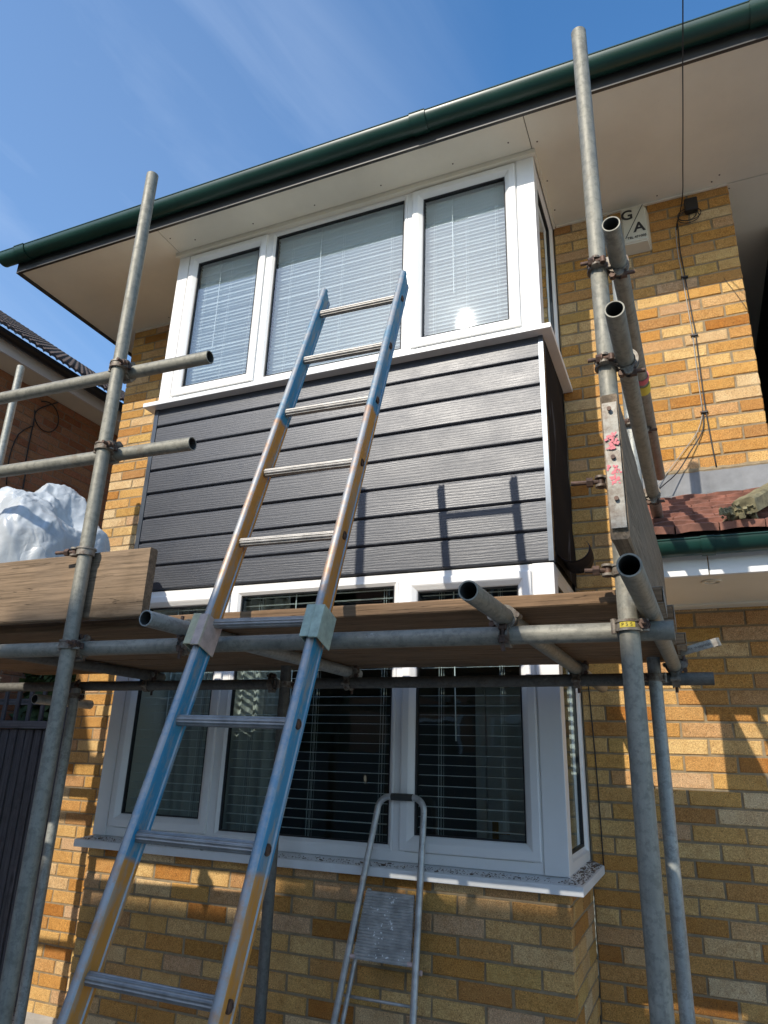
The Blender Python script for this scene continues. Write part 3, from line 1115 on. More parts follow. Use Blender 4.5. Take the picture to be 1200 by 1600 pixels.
ls = sill('window_sill', -.472, -.437, BY - .052, .058, .022, 'dirty white sill ledge on the brick bay')
# debris on the lower sill
bm = bmesh.new()
rd = random.Random(3)
for k in range(1500):
    if k < 1050:
        x = rd.uniform(BX0 - .03, BX1 + .04)
        if x < -2.6 and rd.random() < .3:
            x = rd.uniform(-2.96, -2.55)
        y = rd.uniform(BY - .045, BY - .004)
        z = -.437 + (y - (BY - .052)) / .082 * .022 + .002
    else:
        x = rd.uniform(BX1 + .0, BX1 + .052)
        y = rd.uniform(BY - .03, WY - .02)
        z = -.437 + (BX1 + .058 - x) / .068 * .022 + .002
    s_ = rd.uniform(.0006, .0018) * (3.2 if rd.random() < .03 else 1)
    T = Matrix.Translation((x, y, z)) @ Matrix.Rotation(rd.uniform(0, 6), 4, 'Z') @ Matrix.Rotation(rd.uniform(-.5, .5), 4, 'X')
    box(bm, -s_ * 1.8, s_ * 1.8, -s_, s_, -s_ * .4, s_ * .4, mat=T)
d = obj('debris', bm, 'leafdebris', ls)
d['kind'] = 'stuff'

# --- windows
def window(z0, z1, gl, low, label):
    """upper or lower bay window: outer frame, two casement sashes, a fixed centre light, corner posts and the return light"""
    f0 = BY + .012
    bm = bmesh.new()
    fx0, fx1 = BX0 + .088, BX1 - .100
    prof = [(0, f0 + .06), (0, f0), (.040, f0), (.048, f0 + .012), (.048, f0 + .06)]
    rect_frame(bm, fx0, fx1, z0, z1, prof)
    for m in (-2.228, -1.232):
        box(bm, m - .028, m + .028, f0 + .0008, f0 + .058, z0 + .04, z1 - .04)
    root = obj('window', bm, 'upvc', house)
    root['label'] = label
    # posts
    for a, c in ((BX0 + .002, BX0 + .087), (BX1 - .098, BX1)):
        bm = bbox(a, c, BY + .004, BY + .07, z0 - .001, z1 + .001, bev=.003, seg=2)
        obj('corner_post', bm, 'upvc', root)
    sp = [(0, f0 + .004), (0, f0 - .0115), (.006, f0 - .014), (.034, f0 - .014), (.040, f0 - .011), (.058, f0 + .002), (.064, f0 + .010), (.064, f0 + .02), (.03, f0 + .02)]
    for a, c in ((-2.848, -2.238), (-1.226, -.612)):
        bm = bmesh.new()
        rect_frame(bm, a, c, z0 + .045, z1 - .030, sp)
        obj('sash', bm, 'upvc', root)
        bm = bmesh.new()
        rect_frame(bm, a + .0635, c - .0635, z0 + .1085, z1 - .0935, [(0, f0 + .006), (.0055, f0 + .008), (.0055, f0 + .03), (0, f0 + .03)])
        obj('gasket', bm, 'gasket', root)
        bm = bmesh.new()
        box(bm, a + .066, c - .066, f0 + .020, f0 + .026, z0 + .111, z1 - .096)
        obj('pane', bm, gl, root)
    a, c = -2.199, -1.261
    bm = bmesh.new()
    rect_frame(bm, a, c, z0 + .038, z1 - .030, [(0, f0 + .001), (.004, f0 - .002), (.010, f0 - .002), (.026, f0 + .012), (.026, f0 + .03), (0, f0 + .03)])
    obj('glazing_bead', bm, 'upvc', root)
    bm = bmesh.new()
    rect_frame(bm, a + .0255, c - .0255, z0 + .0635, z1 - .0555, [(0, f0 + .008), (.0055, f0 + .010), (.0055, f0 + .03), (0, f0 + .03)])
    obj('gasket', bm, 'gasket', root)
    bm = bmesh.new()
    box(bm, a + .028, c - .028, f0 + .020, f0 + .026, z0 + .066, z1 - .058)
    obj('pane', bm, gl, root)
    # return light on the east side (and its twin on the west)
    for X, s in ((BX1, 1), (BX0, -1)):
        T = Matrix.Translation((X, 0, 0)) @ Matrix(((0, -s, 0, 0), (1, 0, 0, 0), (0, 0, 1, 0), (0, 0, 0, 1)))
        bm = bmesh.new()
        rect_frame(bm, BY + .0705, WY - .004, z0, z1, [(0, .06), (0, .003), (.040, .003), (.046, .012), (.062, .022), (.062, .06)], T=T)
        obj('side_frame', bm, 'upvc', root)
        bm = bmesh.new()
        rect_frame(bm, BY + .131, WY - .0645, z0 + .0605, z1 - .0605, [(0, .018), (.010, .020), (.010, .034), (0, .034)], T=T)
        obj('gasket', bm, 'gasket', root)
        bm = bmesh.new()
        box(bm, BY + .133, WY - .066, .028, .034, z0 + .063, z1 - .063, mat=T)
        obj('pane', bm, gl, root)
    return root
wu = window(2.085, 3.236, 'glass', False, 'upper bay window with closed white blinds')
wl_ = window(-.415, .860, 'glass_low', True, 'lower bay window half hidden by the scaffold')

# --- rooms behind the glass
bm = bmesh.new()
x0, x1, y1 = -2.9, -.1, 5.45
def quad(bm, *p, mi=0):
    f = bm.faces.new([bm.verts.new(q) for q in p])
    f.material_index = mi
xr0, xr1 = WX0 + .26, WX1 - .26
yb_ = WY + .25
for (a, c) in ((-1.47, .90), (1.02, 3.20)):
    quad(bm, (xr0, y1, a), (xr1, y1, a), (xr1, y1, c), (xr0, y1, c))
    quad(bm, (xr0, yb_, a), (xr0, y1, a), (xr0, y1, c), (xr0, yb_, c))
    quad(bm, (xr1, yb_, a), (xr1, y1, a), (xr1, y1, c), (xr1, yb_, c))
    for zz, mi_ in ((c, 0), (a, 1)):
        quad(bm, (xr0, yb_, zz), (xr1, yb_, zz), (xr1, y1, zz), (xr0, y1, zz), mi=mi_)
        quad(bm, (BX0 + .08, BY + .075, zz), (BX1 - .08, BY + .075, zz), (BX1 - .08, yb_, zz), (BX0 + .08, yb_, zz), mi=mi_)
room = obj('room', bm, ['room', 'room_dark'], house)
bm = bmesh.new()
for zz in ((-.46, .87), (2.06, 3.24)):
    box(bm, BX0 + .062, BX0 + .070, BY + .08, WY + .25, *zz)
obj('reveal_lining', bm, 'upvc', house)
# closing slab between the storeys inside the bay
bm = bmesh.new()
box(bm, BX0 + .1, BX1 - .1, BY + .10, WY + .3, .90, 1.02)
obj('floor_slab', bm, 'room_dark', house)
# interior door with brass handle
bm = bbox(-1.44, -.64, 5.40, 5.44, -1.46, .55, bev=.004)
dr = obj('inner_door', bm, 'door_white', house)
bm = bmesh.new()
for a, c in ((-1.52, -1.445), (-.635, -.56)):
    box(bm, a, c, 5.385, 5.445, -1.46, .60)
box(bm, -1.52, -.56, 5.386, 5.446, .555, .62)
obj('door_casing', bm, 'door_white', dr)
bm = bmesh.new()
box(bm, -1.408, -1.362, 5.392, 5.399, -.60, -.40)
cyl(bm, (-1.385, 5.392, -.47), (-1.385, 5.35, -.47), .008, 10)
cyl(bm, (-1.385, 5.352, -.47), (-1.27, 5.352, -.472), .008, 10)
obj('door_handle', bm, 'brass', dr, smooth=True, auto=40)
# window board and a lean-to shelf dim shape for depth
bm = bbox(BX0 + .1, BX1 - .1, BY + .075, BY + .32, -.44, -.418, bev=.003)
obj('window_board', bm, 'upvc', house)

# --- venetian blinds
def blind(x0, x1, ztop, zbot, pitch, depth, tilt, y, label, group, n=None, cords=(.2, .8)):
    t = thing('venetian_blind', label, 'blind', group, (0, 0, 0))
    bm = bmesh.new()
    box(bm, x0, x1, y - .014, y + .014, ztop - .022, ztop)
    obj('head_rail', bm, 'slat', t)
    bm = bmesh.new()
    sg = 8
    crown = .0032 if tilt < 0 else .0012
    for e in (-1, 1):
        pass
    A, B, C_, D = [], [], [], []
    for k in range(sg + 1):
        q = -1 + 2 * k / sg
        cy, cz = q * depth / 2, crown * (1 - q * q)
        for lst, xx, dz in ((A, x0, 0), (B, x1, 0), (C_, x0, -.0004), (D, x1, -.0004)):
            lst.append(bm.verts.new((xx, cy * math.cos(tilt) - (cz + dz) * math.sin(tilt), cy * math.sin(tilt) + (cz + dz) * math.cos(tilt))))
    for k in range(sg):
        bm.faces.new((A[k], B[k], B[k + 1], A[k + 1]))
        bm.faces.new((C_[k], C_[k + 1], D[k + 1], D[k]))
    for P, Q in ((A, C_), (B, D)):
        for k in range(sg):
            bm.faces.new((P[k], P[k + 1], Q[k + 1], Q[k]))
    bm.faces.new((A[0], C_[0], D[0], B[0]))
    bm.faces.new((A[-1], B[-1], D[-1], C_[-1]))
    z = ztop - .034
    s0 = obj('slat', bm, 'slat', t, smooth=True, auto=60, loc=(0, y, z))
    me = s0.data
    z -= pitch
    while z > zbot + .015:
        s = bpy.data.objects.new('slat', me)
        COL.objects.link(s)
        s.parent = t
        s.location = (0, y + random.uniform(-.001, .001), z + random.uniform(-.0008, .0008))
        s.rotation_euler = (random.uniform(-.03, .03), random.uniform(-.0016, .0016), 0)
        z -= pitch
    bm = bmesh.new()
    box(bm, x0, x1, y - .012, y + .012, zbot, zbot + .010)
    obj('bottom_rail', bm, 'slat', t)
    bm = bmesh.new()
    for c in cords:
        xx = x0 + (x1 - x0) * c
        for dy in (-depth / 2 - .002, depth / 2 + .002):
            cyl(bm, (xx, y + dy, ztop), (xx, y + dy, zbot), .0009, 5)
            cyl(bm, (xx + .012, y + dy, ztop), (xx + .012, y + dy, zbot), .0006, 5)
    obj('ladder_cord', bm, 'cord', t)
    bm = bmesh.new()
    cyl(bm, (x0 + (x1 - x0) * .35, y - depth / 2 - .008, ztop - .02), (x0 + (x1 - x0) * .35 + .01, y - depth / 2 - .008, ztop - .75), .0028, 6)
    obj('tilt_wand', bm, 'cord', t)
    return t
up = ((-2.790, -2.296, 'narrow closed white blind in the west casement of the upper bay window'),
      (-2.176, -1.268, 'wide closed white blind behind the fixed middle pane of the upper window'),
      (-1.165, -.684, 'narrow closed white blind in the upper casement beside the corner post by the alarm wall'))
for a, c, l in up:
    blind(a, c, 3.205, 2.125, .0245, .027, R(-50), BY + .072, l, 'closed blinds in the upper bay window', cords=(.12, .52, .88))
lo = ((-2.790, -2.296, 'open slatted blind in the lower casement behind the ladder, nearest the gate'),
      (-2.176, -1.268, 'wide open slatted blind in the middle of the lower bay window'),
      (-1.165, -.684, 'open slatted blind with the white door and brass handle behind it'))
for a, c, l in lo:
    blind(a, c, .835, -.385, .0432, .030, R(4), BY + .085, l, 'open blinds in the lower bay window', cords=(.2, .8) if c - a < .6 else (.1, .5, .9))

# --- grey curtain drawn at the west side of the lower window
bm = bmesh.new()
rows = []
for k in range(121):
    x = -2.86 + .80 * k / 120
    y = BY + .36 + .022 * math.sin(k * .52) + .008 * math.sin(k * 1.3)
    rows.append([bm.verts.new((x, y, z)) for z in (-.41, .0, .86)])
for A, B in zip(rows, rows[1:]):
    for k in range(2):
        bm.faces.new((A[k], B[k], B[k + 1], A[k + 1]))
M['curtain'] = simple('grey curtain', (0.42, 0.42, 0.40), 0.9, var=0.05, bumps=0)
tag(obj('curtain', bm, 'curtain', None, smooth=True), 'pale grey curtain behind the lower window at the gate side', 'curtain')

# --- porch
PX0, PX1 = -.150, 1.65
PZ = .752
bm = bmesh.new()
box(bm, PX0, PX1, 3.068, WY - .001, PZ, PZ + .012)
for k in range(1, 7):
    pass
po = obj('porch_soffit', bm, 'soffit', house)
bm = bmesh.new()
box(bm, PX0, PX1, WY - .085, WY - .003, PZ - .010, PZ - .0005)
obj('porch_soffit_trim', bm, 'soffit', po)
bm = bmesh.new()
ring(bm, (.132, 3.21, PZ - .002), (0, 0, 1), .030, .040, .004, 28)
ring(bm, (.132, 3.21, PZ - .0045), (0, 0, 1), .0, .014, .002, 20)
obj('soffit_vent', bm, 'soffit', po, smooth=True, auto=40)
for a, c in ((PX0, .118), (.122, PX1)):
    bm = bbox(a, c, 3.045, 3.067, PZ - .012, PZ + .118, bev=.002)
    obj('porch_fascia', bm, 'upvc', house)
half_gutter('gutter', PX0 - .02, PX1, 2.995, .868, .056, 'gutter', house)
g2 = half_gutter('gutter_union', .10, .15, 2.995, .869, .061, 'gutter', house)
# lean-to roof deck and tiles
ya, za, yb, zb = 2.985, .905, WY, 1.325
sl = math.atan2(zb - za, yb - ya)
bm = bmesh.new()
vs, fs = box(bm, PX0, PX1, 0, math.hypot(yb - ya, zb - za), -.04, -.012, mat=Matrix.Translation((0, ya, za)) @ Matrix.Rotation(sl, 4, 'X'))
pr_ = obj('porch_roof', bm, 'dark_timber', house)
tm = []
for s in range(4):
    bm = bmesh.new()
    n = 6
    wv = .158
    rd = random.Random(s + 40)
    rows = []
    for k in range(n + 1):
        u = k / n
        x = -wv / 2 + wv * u
        arc = .006 * math.sin(math.pi * u) + rd.uniform(-.001, .001)
        rows.append([bm.verts.new((x, 0 + rd.uniform(-.002, .002), arc)), bm.verts.new((x, .22, arc)), bm.verts.new((x, .22, arc - .012)), bm.verts.new((x, rd.uniform(-.002, .002), arc - .030))])
    for A, B in zip(rows, rows[1:]):
        for k in range(4):
            bm.faces.new((A[k], A[(k + 1) % 4], B[(k + 1) % 4], B[k]))
    bm.faces.new(rows[0])
    bm.faces.new(rows[-1])
    bmesh.ops.recalc_face_normals(bm, faces=bm.faces)
    me = bpy.data.meshes.new('roof_tile')
    bm.to_mesh(me)
    bm.free()
    me.materials.append(M['red_tile'])
    tm.append(me)
TR = Matrix.Translation((0, ya, za)) @ Matrix.Rotation(sl, 4, 'X')
for r_ in range(9):
    for c_ in range(12):
        x = PX0 + .08 + (c_ + (.5 if r_ % 2 else 0)) * .162
        if x > PX1 - .06:
            continue
        o = bpy.data.objects.new('roof_tile', tm[random.randrange(4)])
        COL.objects.link(o)
        o.matrix_local = TR @ Matrix.Translation((x + random.uniform(-.002, .002), -.03 + r_ * .093, .036)) @ Matrix.Rotation(R(-8.5) + random.uniform(-.012, .012), 4, 'X') @ Matrix.Rotation(random.uniform(-.012, .012), 4, 'Z')
        o.parent = pr_
# flashing
bm = bmesh.new()
A = []
nx = 18
for k in range(nx + 1):
    x = PX0 - .02 + (PX1 - PX0) * k / nx * (.654 / (PX1 - PX0) if False else 1)
    A.append(x)
xe = WX1
rows = []
for k in range(nx + 1):
    x = PX0 - .02 + (xe - PX0 + .02) * k / nx
    e = random.uniform(-.002, .002)
    rows.append([bm.verts.new((x, WY - .004 + e * .4, 1.462)), bm.verts.new((x, WY - .008 + e, 1.340)), bm.verts.new((x, WY - .06, 1.318 + e)), bm.verts.new((x, WY - .13, 1.283 + e * 1.5))])
for P, Q in zip(rows, rows[1:]):
    for k in range(3):
        bm.faces.new((P[k], P[k + 1], Q[k + 1], Q[k]))
ex = bmesh.ops.extrude_face_region(bm, geom=list(bm.faces))
for v in [e for e in ex['geom'] if isinstance(e, bmesh.types.BMVert)]:
    v.co.y -= .002
    v.co.z += .001
fl = obj('lead_flashing', bm, 'lead', house)
bm = bmesh.new()
rows = []
for k in range(30):
    x = PX0 - .02 + (xe - PX0 + .02) * k / 29
    rows.append([bm.verts.new((x, WY - .001, 1.485 + random.uniform(-.004, .004))), bm.verts.new((x, WY - .009, 1.468 + random.uniform(-.002, .002))), bm.verts.new((x, WY - .004, 1.455))])
for P, Q in zip(rows, rows[1:]):
    for k in range(2):
        bm.faces.new((P[k], P[k + 1], Q[k + 1], Q[k]))
obj('pointing', bm, 'mortar', fl)
# mossy hip where the lean-to turns
hip0, hip1 = Vector((.275, 2.93, .945)), Vector((.62, 3.62, 1.32))
d_ = (hip1 - hip0).normalized()
sd = Vector((0, 0, 1)).cross(d_).normalized()
upv = d_.cross(sd)
bm = bmesh.new()
rd = random.Random(9)
rows = []
for k in range(15):
    c = hip0 + (hip1 - hip0) * k / 14
    rr = []
    for a, (h, o_) in enumerate(((-.042, .0), (-.042, .050), (-.030, .062), (.030, .062), (.045, .050), (.045, .0))):
        e = .0022
        rr.append(bm.verts.new(c + sd * (h + rd.uniform(-e, e)) + upv * (o_ + rd.uniform(-e, e))))
    rows.append(rr)
for A, B in zip(rows, rows[1:]):
    for k in range(6):
        bm.faces.new((A[k], A[(k + 1) % 6], B[(k + 1) % 6], B[k]))
bm.faces.new(rows[0])
bm.faces.new(rows[-1])
obj('mossy_hip', bm, 'moss', pr_)
bm = bmesh.new()
rd = random.Random(19)
for k in range(70):
    c = hip0 + Vector((rd.uniform(-.09, .03), rd.uniform(-.03, .05), rd.uniform(-.01, .035)))
    T = Matrix.Translation(c) @ Matrix.Rotation(rd.uniform(0, 6), 4, 'Z') @ Matrix.Rotation(rd.uniform(0, 3), 4, 'X')
    s_ = rd.uniform(.004, .011)
    box(bm, -s_, s_, -s_, s_, -s_ * .6, s_ * .6, mat=T)
m_ = obj('moss_clump', bm, 'moss', pr_)
m_['kind'] = 'stuff'

# ------------------------------------------------------------------ alarm box
al = thing('alarm_box', 'cream burglar alarm box lettered G and A under the eaves', 'alarm box', loc=(-.020, WY, 3.035))
bm = bmesh.new()
x0, x1, z0, z1 = -.080, .078, -.130, .140
fr_ = [(x0 + .012, z0 + .02), (x1 - .012, z0 + .02), (x1 - .012, z1 - .03), (x0 + .03, z1 - .004), (x0 + .012, z1 - .02)]
back = [(x0, z0 - .004), (x1, z0 - .004), (x1, z1), (x0 + .02, z1), (x0, z1)]
fr_ = [(x0 + .008, z0 + .012), (x1 - .012, z0 + .012), (x1 - .012, z1 - .015), (x1 - .04, z1 - .002), (x0 + .008, z1 - .002)]
back = [(x0, z0 - .012), (x1 + .004, z0 - .012), (x1 + .004, z1), (x1 - .03, z1 + .004), (x0, z1 + .004)]
A = [bm.verts.new((x, -.088, z)) for x, z in fr_]
B = [bm.verts.new((x, 0, z)) for x, z in back]
bm.faces.new(A)
bm.faces.new(B[::-1])
for i in range(5):
    k = (i + 1) % 5
    bm.faces.new((A[i], A[k], B[k], B[i]))
bmesh.ops.bevel(bm, geom=list(bm.edges), offset=.007, segments=3, affect='EDGES')
obj('cover', bm, 'alarm', al, smooth=True, auto=50)
def text(body, size, loc, parent, mat='ink', rot=(R(90), 0, 0), name='lettering', bold=0.0, extr=.0006):
    cu = bpy.data.curves.new(name, 'FONT')
    cu.body = body
    cu.size = size
    cu.align_x = 'CENTER'
    cu.align_y = 'CENTER'
    cu.extrude = extr
    cu.offset = bold
    cu.materials.append(M[mat])
    tmp = bpy.data.objects.new(name, cu)
    COL.objects.link(tmp)
    bpy.context.view_layer.update()
    me = bpy.data.meshes.new_from_object(tmp.evaluated_get(bpy.context.evaluated_depsgraph_get()))
    bpy.data.objects.remove(tmp)
    o = bpy.data.objects.new(name, me)
    COL.objects.link(o)
    o.parent = parent
    o.location = loc
    o.rotation_euler = rot
    return o
text('G', .094, (-.040, -.0892, .083), al, bold=.0022)
text('A', .094, (.022, -.0892, -.018), al, bold=.0022)
text('TEL 471003', .022, (.004, -.0892, -.083), al, bold=.0004)
bm = bmesh.new()
T = Matrix.Translation((.0, -.0885, .032)) @ Matrix.Rotation(-math.atan2(.135, .215), 4, 'Y')
T = Matrix.Translation((-.003, -.0888, .030)) @ Matrix.Rotation(math.atan2(.110, .215), 4, 'Y')
box(bm, -.0022, .0022, -.0006, .0006, -.122, .122, mat=T)
obj('stroke', bm, 'ink', al)

# ------------------------------------------------------------------ cables on the wall
def cable(pts, r, mat, name, label, cat='cable', sub=4):
    P = [Vector(p) for p in pts]
    out_ = []
    for i in range(len(P) - 1):
        p0, p1, p2, p3 = P[max(i - 1, 0)], P[i], P[i + 1], P[min(i + 2, len(P) - 1)]
        for k in range(sub):
            t = k / sub
            out_.append(.5 * ((2 * p1) + (-p0 + p2) * t + (2 * p0 - 5 * p1 + 4 * p2 - p3) * t * t + (-p0 + 3 * p1 - 3 * p2 + p3) * t ** 3))
    out_.append(P[-1])
    bm = bmesh.new()
    sweep(bm, out_, r, 7)
    o = obj(name, bm, mat, None, smooth=True)
    tag(o, label, cat)
    return o
wy = WY - .008
overhead = cable([(.60, -6.0, 5.6), (.42, -1.0, 4.25), (.33, 1.0, 3.66), (.292, 2.1, 3.27), (.278, 2.46, 3.165), (.266, 2.72, 3.10), (.261, 2.87, 3.07), (.256, 3.05, 3.05), (.249, 3.30, 3.034), (.247, 3.50, 3.05), (.233, 3.66, 3.062), (.212, wy, 3.05), (.203, wy, 3.0)], .0030, 'black_cable', 'overhead_cable', 'thin black cable crossing the green gutter and soffit down to the wall bracket')
wire = cable([(.214, wy, 3.04), (.208, wy, 2.85), (.213, wy, 2.735), (.218, wy, 2.586), (.225, wy, 2.379), (.230, wy, 2.286), (.228, wy, 2.016), (.230, wy, 1.79), (.236, wy, 1.62), (.243, wy, 1.475)], .0034, 'black_cable', 'wall_cable', 'straight black cable clipped down the brickwork to the flashing', sub=3)
cable([(.200, wy, 3.02), (.194, wy, 2.85), (.199, wy, 2.735), (.204, wy, 2.586), (.211, wy, 2.379), (.214, wy, 2.286), (.212, wy, 2.016), (.214, wy, 1.80)], .0024, 'white_cable', 'wall_cable', 'pale cable running beside the black one down the brickwork', sub=3)
cable([(.214, wy, 1.79), (.202, wy, 1.69), (.13, wy - .02, 1.57), (.053, wy - .04, 1.452), (-.03, wy - .10, 1.36), (-.07, wy - .14, 1.30)], .0032, 'black_cable', 'wall_cable', 'loose black cable slanting from the clip to the porch tiles', sub=3)
cable([(.212, wy, 1.79), (.177, wy, 1.69), (.085, wy - .004, 1.57), (-.010, wy - .006, 1.453), (-.05, wy - .02, 1.40)], .0020, 'white_cable', 'wall_cable', 'loose thin pale wire slanting from the clip towards the scaffold', sub=3)
cable([(.41, wy, 2.60), (.46, wy, 2.48), (.50, wy, 2.37)], .0012, 'black_cable', 'wall_wire', 'hair-thin wire near the wall corner below the eaves')
cable([(BX1 + .055, WY - .004, -.44), (BX1 + .05, WY - .004, .0), (BX1 + .03, WY - .004, .6)], .003, 'black_cable', 'wall_wire', 'dark wire rising from the dirty sill beside the bay')
bk = thing('cable_bracket', 'black bracket with a coil of spare cable under the eaves', 'bracket', loc=(.240, WY, 3.09))
bm = bbox(.020, .092, -.05, 0, .0, .085, bev=.006)
obj('housing', bm, 'black_cable', bk)
bm = bmesh.new()
for q, (rr, cx, cz) in enumerate(((.050, .035, -.030), (.043, .028, -.022), (.055, .040, -.020))):
    pts = [(cx + rr * math.cos(a) * 1.15, -.02 - .006 * q, cz + rr * math.sin(a) * .8) for a in [2 * math.pi * k / 24 for k in range(25)]]
    sweep(bm, pts, .0028, 6)
obj('coil', bm, 'black_cable', bk, smooth=True)
for x, z in ((.211, 2.66), (.221, 2.27), (.220, 1.795)):
    c = thing('cable_clip', {2.66: 'small black cable clip in the shade below the bracket', 2.27: 'middle cable clip holding both wires on sunlit brick', 1.795: 'lowest cable clip where the loose wires part'}[z], 'cable clip', 'clips on the wall cables', (x, WY, z))
    bm = bbox(-.016, .020, -.016, 0, -.005, .006, bev=.002)
    obj('saddle', bm, 'black_cable', c)
    bm = bmesh.new()
    cyl(bm, (-.014, -.022, 0), (-.014, -.012, 0), .005, 8)
    obj('nail', bm, 'bolt', c)

# ------------------------------------------------------------------ scaffold
scaf = thing('scaffold', 'tube and coupler scaffold in front of the bay', 'scaffold')
OY = 1.745
S1 = (-.121, 1.800)
S2 = (-1.868, OY)
S4 = (-.116, 2.875)
S5 = (-1.712, 2.875)
S3 = (-2.975, 2.875)
S6 = (-3.86, 2.80)
H3Z, TZ, H4Z = .318, .3665, .318
Z_ = (0, 0, 1)
X_ = (1, 0, 0)
Y_ = (0, 1, 0)
tube('standard', (*S1, G), (*S1, 2.330), scaf, 'galv', 'tall outer post in front of the alarm wall')
tube('standard', (*S2, G), (*S2, 2.292), scaf, 'galv', 'tall outer post between the ladder and the gate')
tube('standard', (*S4, G), (*S4, 2.13), scaf, 'galv_sunlit')
tube('standard', (*S5, G), (*S5, .615), scaf, 'galv_shaded', 'inner post close to the bay, coloured dark for the shade there')
tube('standard', (*S3, G), (*S3, .30), scaf, 'galv_sunlit')
tube('standard', (*S6, G), (*S6, 2.375), scaf, 'galv_sunlit')
def ol(x, dy=0):            # y of the outer ledger line at x
    return OY + .052 + (x + 1.868) / 1.747 * .055 + dy
tube('ledger', (-4.6, ol(-4.6), H3Z), (-.021, ol(-.021), H3Z), scaf, 'galv')
tube('ledger', (-4.6, 2.93, H4Z), (-1.80, 2.93, H4Z - .002), scaf, 'galv_shaded')
tube('ledger', (-1.62, 2.93, H4Z), (.086, 2.93, H4Z), scaf, 'galv_shaded')
tube('guard_rail', (-4.6, ol(-4.6), 1.372), (-1.497, ol(-1.5), 1.370), scaf, 'galv', 'higher guard rail with its open end by the upper window')
tube('guard_rail', (-4.6, ol(-4.6), 1.036), (-1.525, ol(-1.5), 1.026), scaf, 'galv', 'lower guard rail with its open end over the cladding')
tube('guard_rail', (-.068, 1.624, 1.370), (-.029, 3.50, 1.366), scaf, 'galv', 'higher side rail pointing out past the alarm')
tube('guard_rail', (-.075, 1.545, 1.050), (-.053, 3.19, 1.050), scaf, 'galv', 'lower side rail pointing out past the outer post')
T1a, T1b = Vector((-.0835, 1.390, TZ)), Vector((-.044, 2.97, TZ))
T4a, T4b = Vector((-.441, 1.515, TZ)), Vector((-.392, 3.66, TZ - .006))
T5a, T5b = Vector((-1.443, 1.608, TZ)), Vector((-1.412, 3.02, TZ))
T7a, T7b = Vector((-2.59, 1.70, TZ)), Vector((-2.55, 3.03, TZ))
T8a, T8b = Vector((-3.80, 1.70, TZ)), Vector((-3.76, 3.04, TZ))
tube('transom', T1a, T1b, scaf, 'galv')
tube('transom', T4a, T4b, scaf, 'galv')
tube('transom', T5a, T5b, scaf, 'galv_sunlit')
tube('transom', T7a, T7b, scaf, 'galv_shaded')
tube('transom', T8a, T8b, scaf, 'galv_shaded')
tube('butt_tube', (-3.083, 2.72, .235), (-3.083, 3.10, .235), scaf, 'galv_sunlit')
def at(a, b, y):
    t = (y - a.y) / (b.y - a.y)
    return a + (b - a) * t
# couplers
coupler((*S2, 1.371), Z_, (S2[0], ol(S2[0]), 1.371), X_, scaf, 1)
coupler((*S2, 1.034), Z_, (S2[0], ol(S2[0]), 1.034), X_, scaf, 1)
coupler((*S2, H3Z + .004), Z_, (S2[0], ol(S2[0]), H3Z), X_, scaf, 1)
coupler((*S1, H3Z + .004), Z_, (S1[0], ol(S1[0]), H3Z), X_, scaf, 1, 'coupler with a yellow maker plate on the outer post')
coupler((*S1, 1.371), Z_, (S1[0] + .052, S1[1], 1.371), Y_, scaf, 1)
coupler((*S1, 1.050), Z_, (S1[0] + .052, S1[1], 1.050), Y_, scaf, 1)
coupler((*S4, 1.368), Z_, (S4[0] + .055, S4[1], 1.368), Y_, scaf, 1)
coupler((*S4, 1.050), Z_, (S4[0] + .055, S4[1], 1.050), Y_, scaf, 1)
coupler((*S4, H4Z), Z_, (S4[0], 2.93, H4Z), X_, scaf, -1)
coupler((*S5, H4Z - .01), Z_, (S5[0] - .10, 2.93, H4Z), X_, scaf, 1)
coupler((*S3, .262), Z_, (-3.01, 2.93, H4Z - .02), X_, scaf, 1)
coupler((*S6, H4Z), Z_, (S6[0], 2.86, H4Z), X_, scaf, 1)
coupler((*S6, 1.36), Z_, (S6[0] - .052, S6[1], 1.36), Y_, scaf, 1)
for a, b in ((T4a, T4b), (T5a, T5b), (T7a, T7b), (T8a, T8b), (T1a, T1b)):
    p = at(a, b, 2.93)
    coupler((p.x, 2.93, H4Z), X_, p, (b - a), scaf, 1)
for a, b in ((T4a, T4b), (T5a, T5b), (T7a, T7b)):
    p = at(a, b, ol(a.x))
    coupler((p.x, ol(a.x), H3Z), X_, p, (b - a), scaf, -1)
# single clips that pinch the toe boards to the posts
def clip(p, side, dz=0, bolt_len=.075):
    bm = bmesh.new()
    p = Vector(p)
    ring(bm, p, Z_, RT + .0004, RT + .0065, .014, 26)
    ring(bm, p + Vector((0, 0, .010)), Z_, RT + .006, RT + .010, .003, 26)
    q = p + Vector((side * (RT + .014), -.012, 0))
    for g_2 in (-1, 1):
        cyl(bm, q + Vector((0, 0, g_2 * .012 - .003)), q + Vector((0, 0, g_2 * .012 + .003)), .015, 12)
    o = obj('coupler', bm, 'coupler', scaf, smooth=True, auto=35)
    bm = bmesh.new()
    cyl(bm, q + Vector((-side * .0, 0, 0)), q + Vector((side * bolt_len, -.010, 0)), .0062, 10)
    cyl(bm, q + Vector((side * .020, -.003, 0)), q + Vector((side * .036, -.005, 0)), .0130, 6)
    cyl(bm, q + Vector((0, 0, -.016)), q + Vector((0, 0, .016)), .0085, 10)
    obj('bolt', bm, 'bolt', o, smooth=True, auto=35)
clip((*S2, .640), -1)
clip((*S1, .700), -1)
clip((*S1, .462), -1, bolt_len=.055)
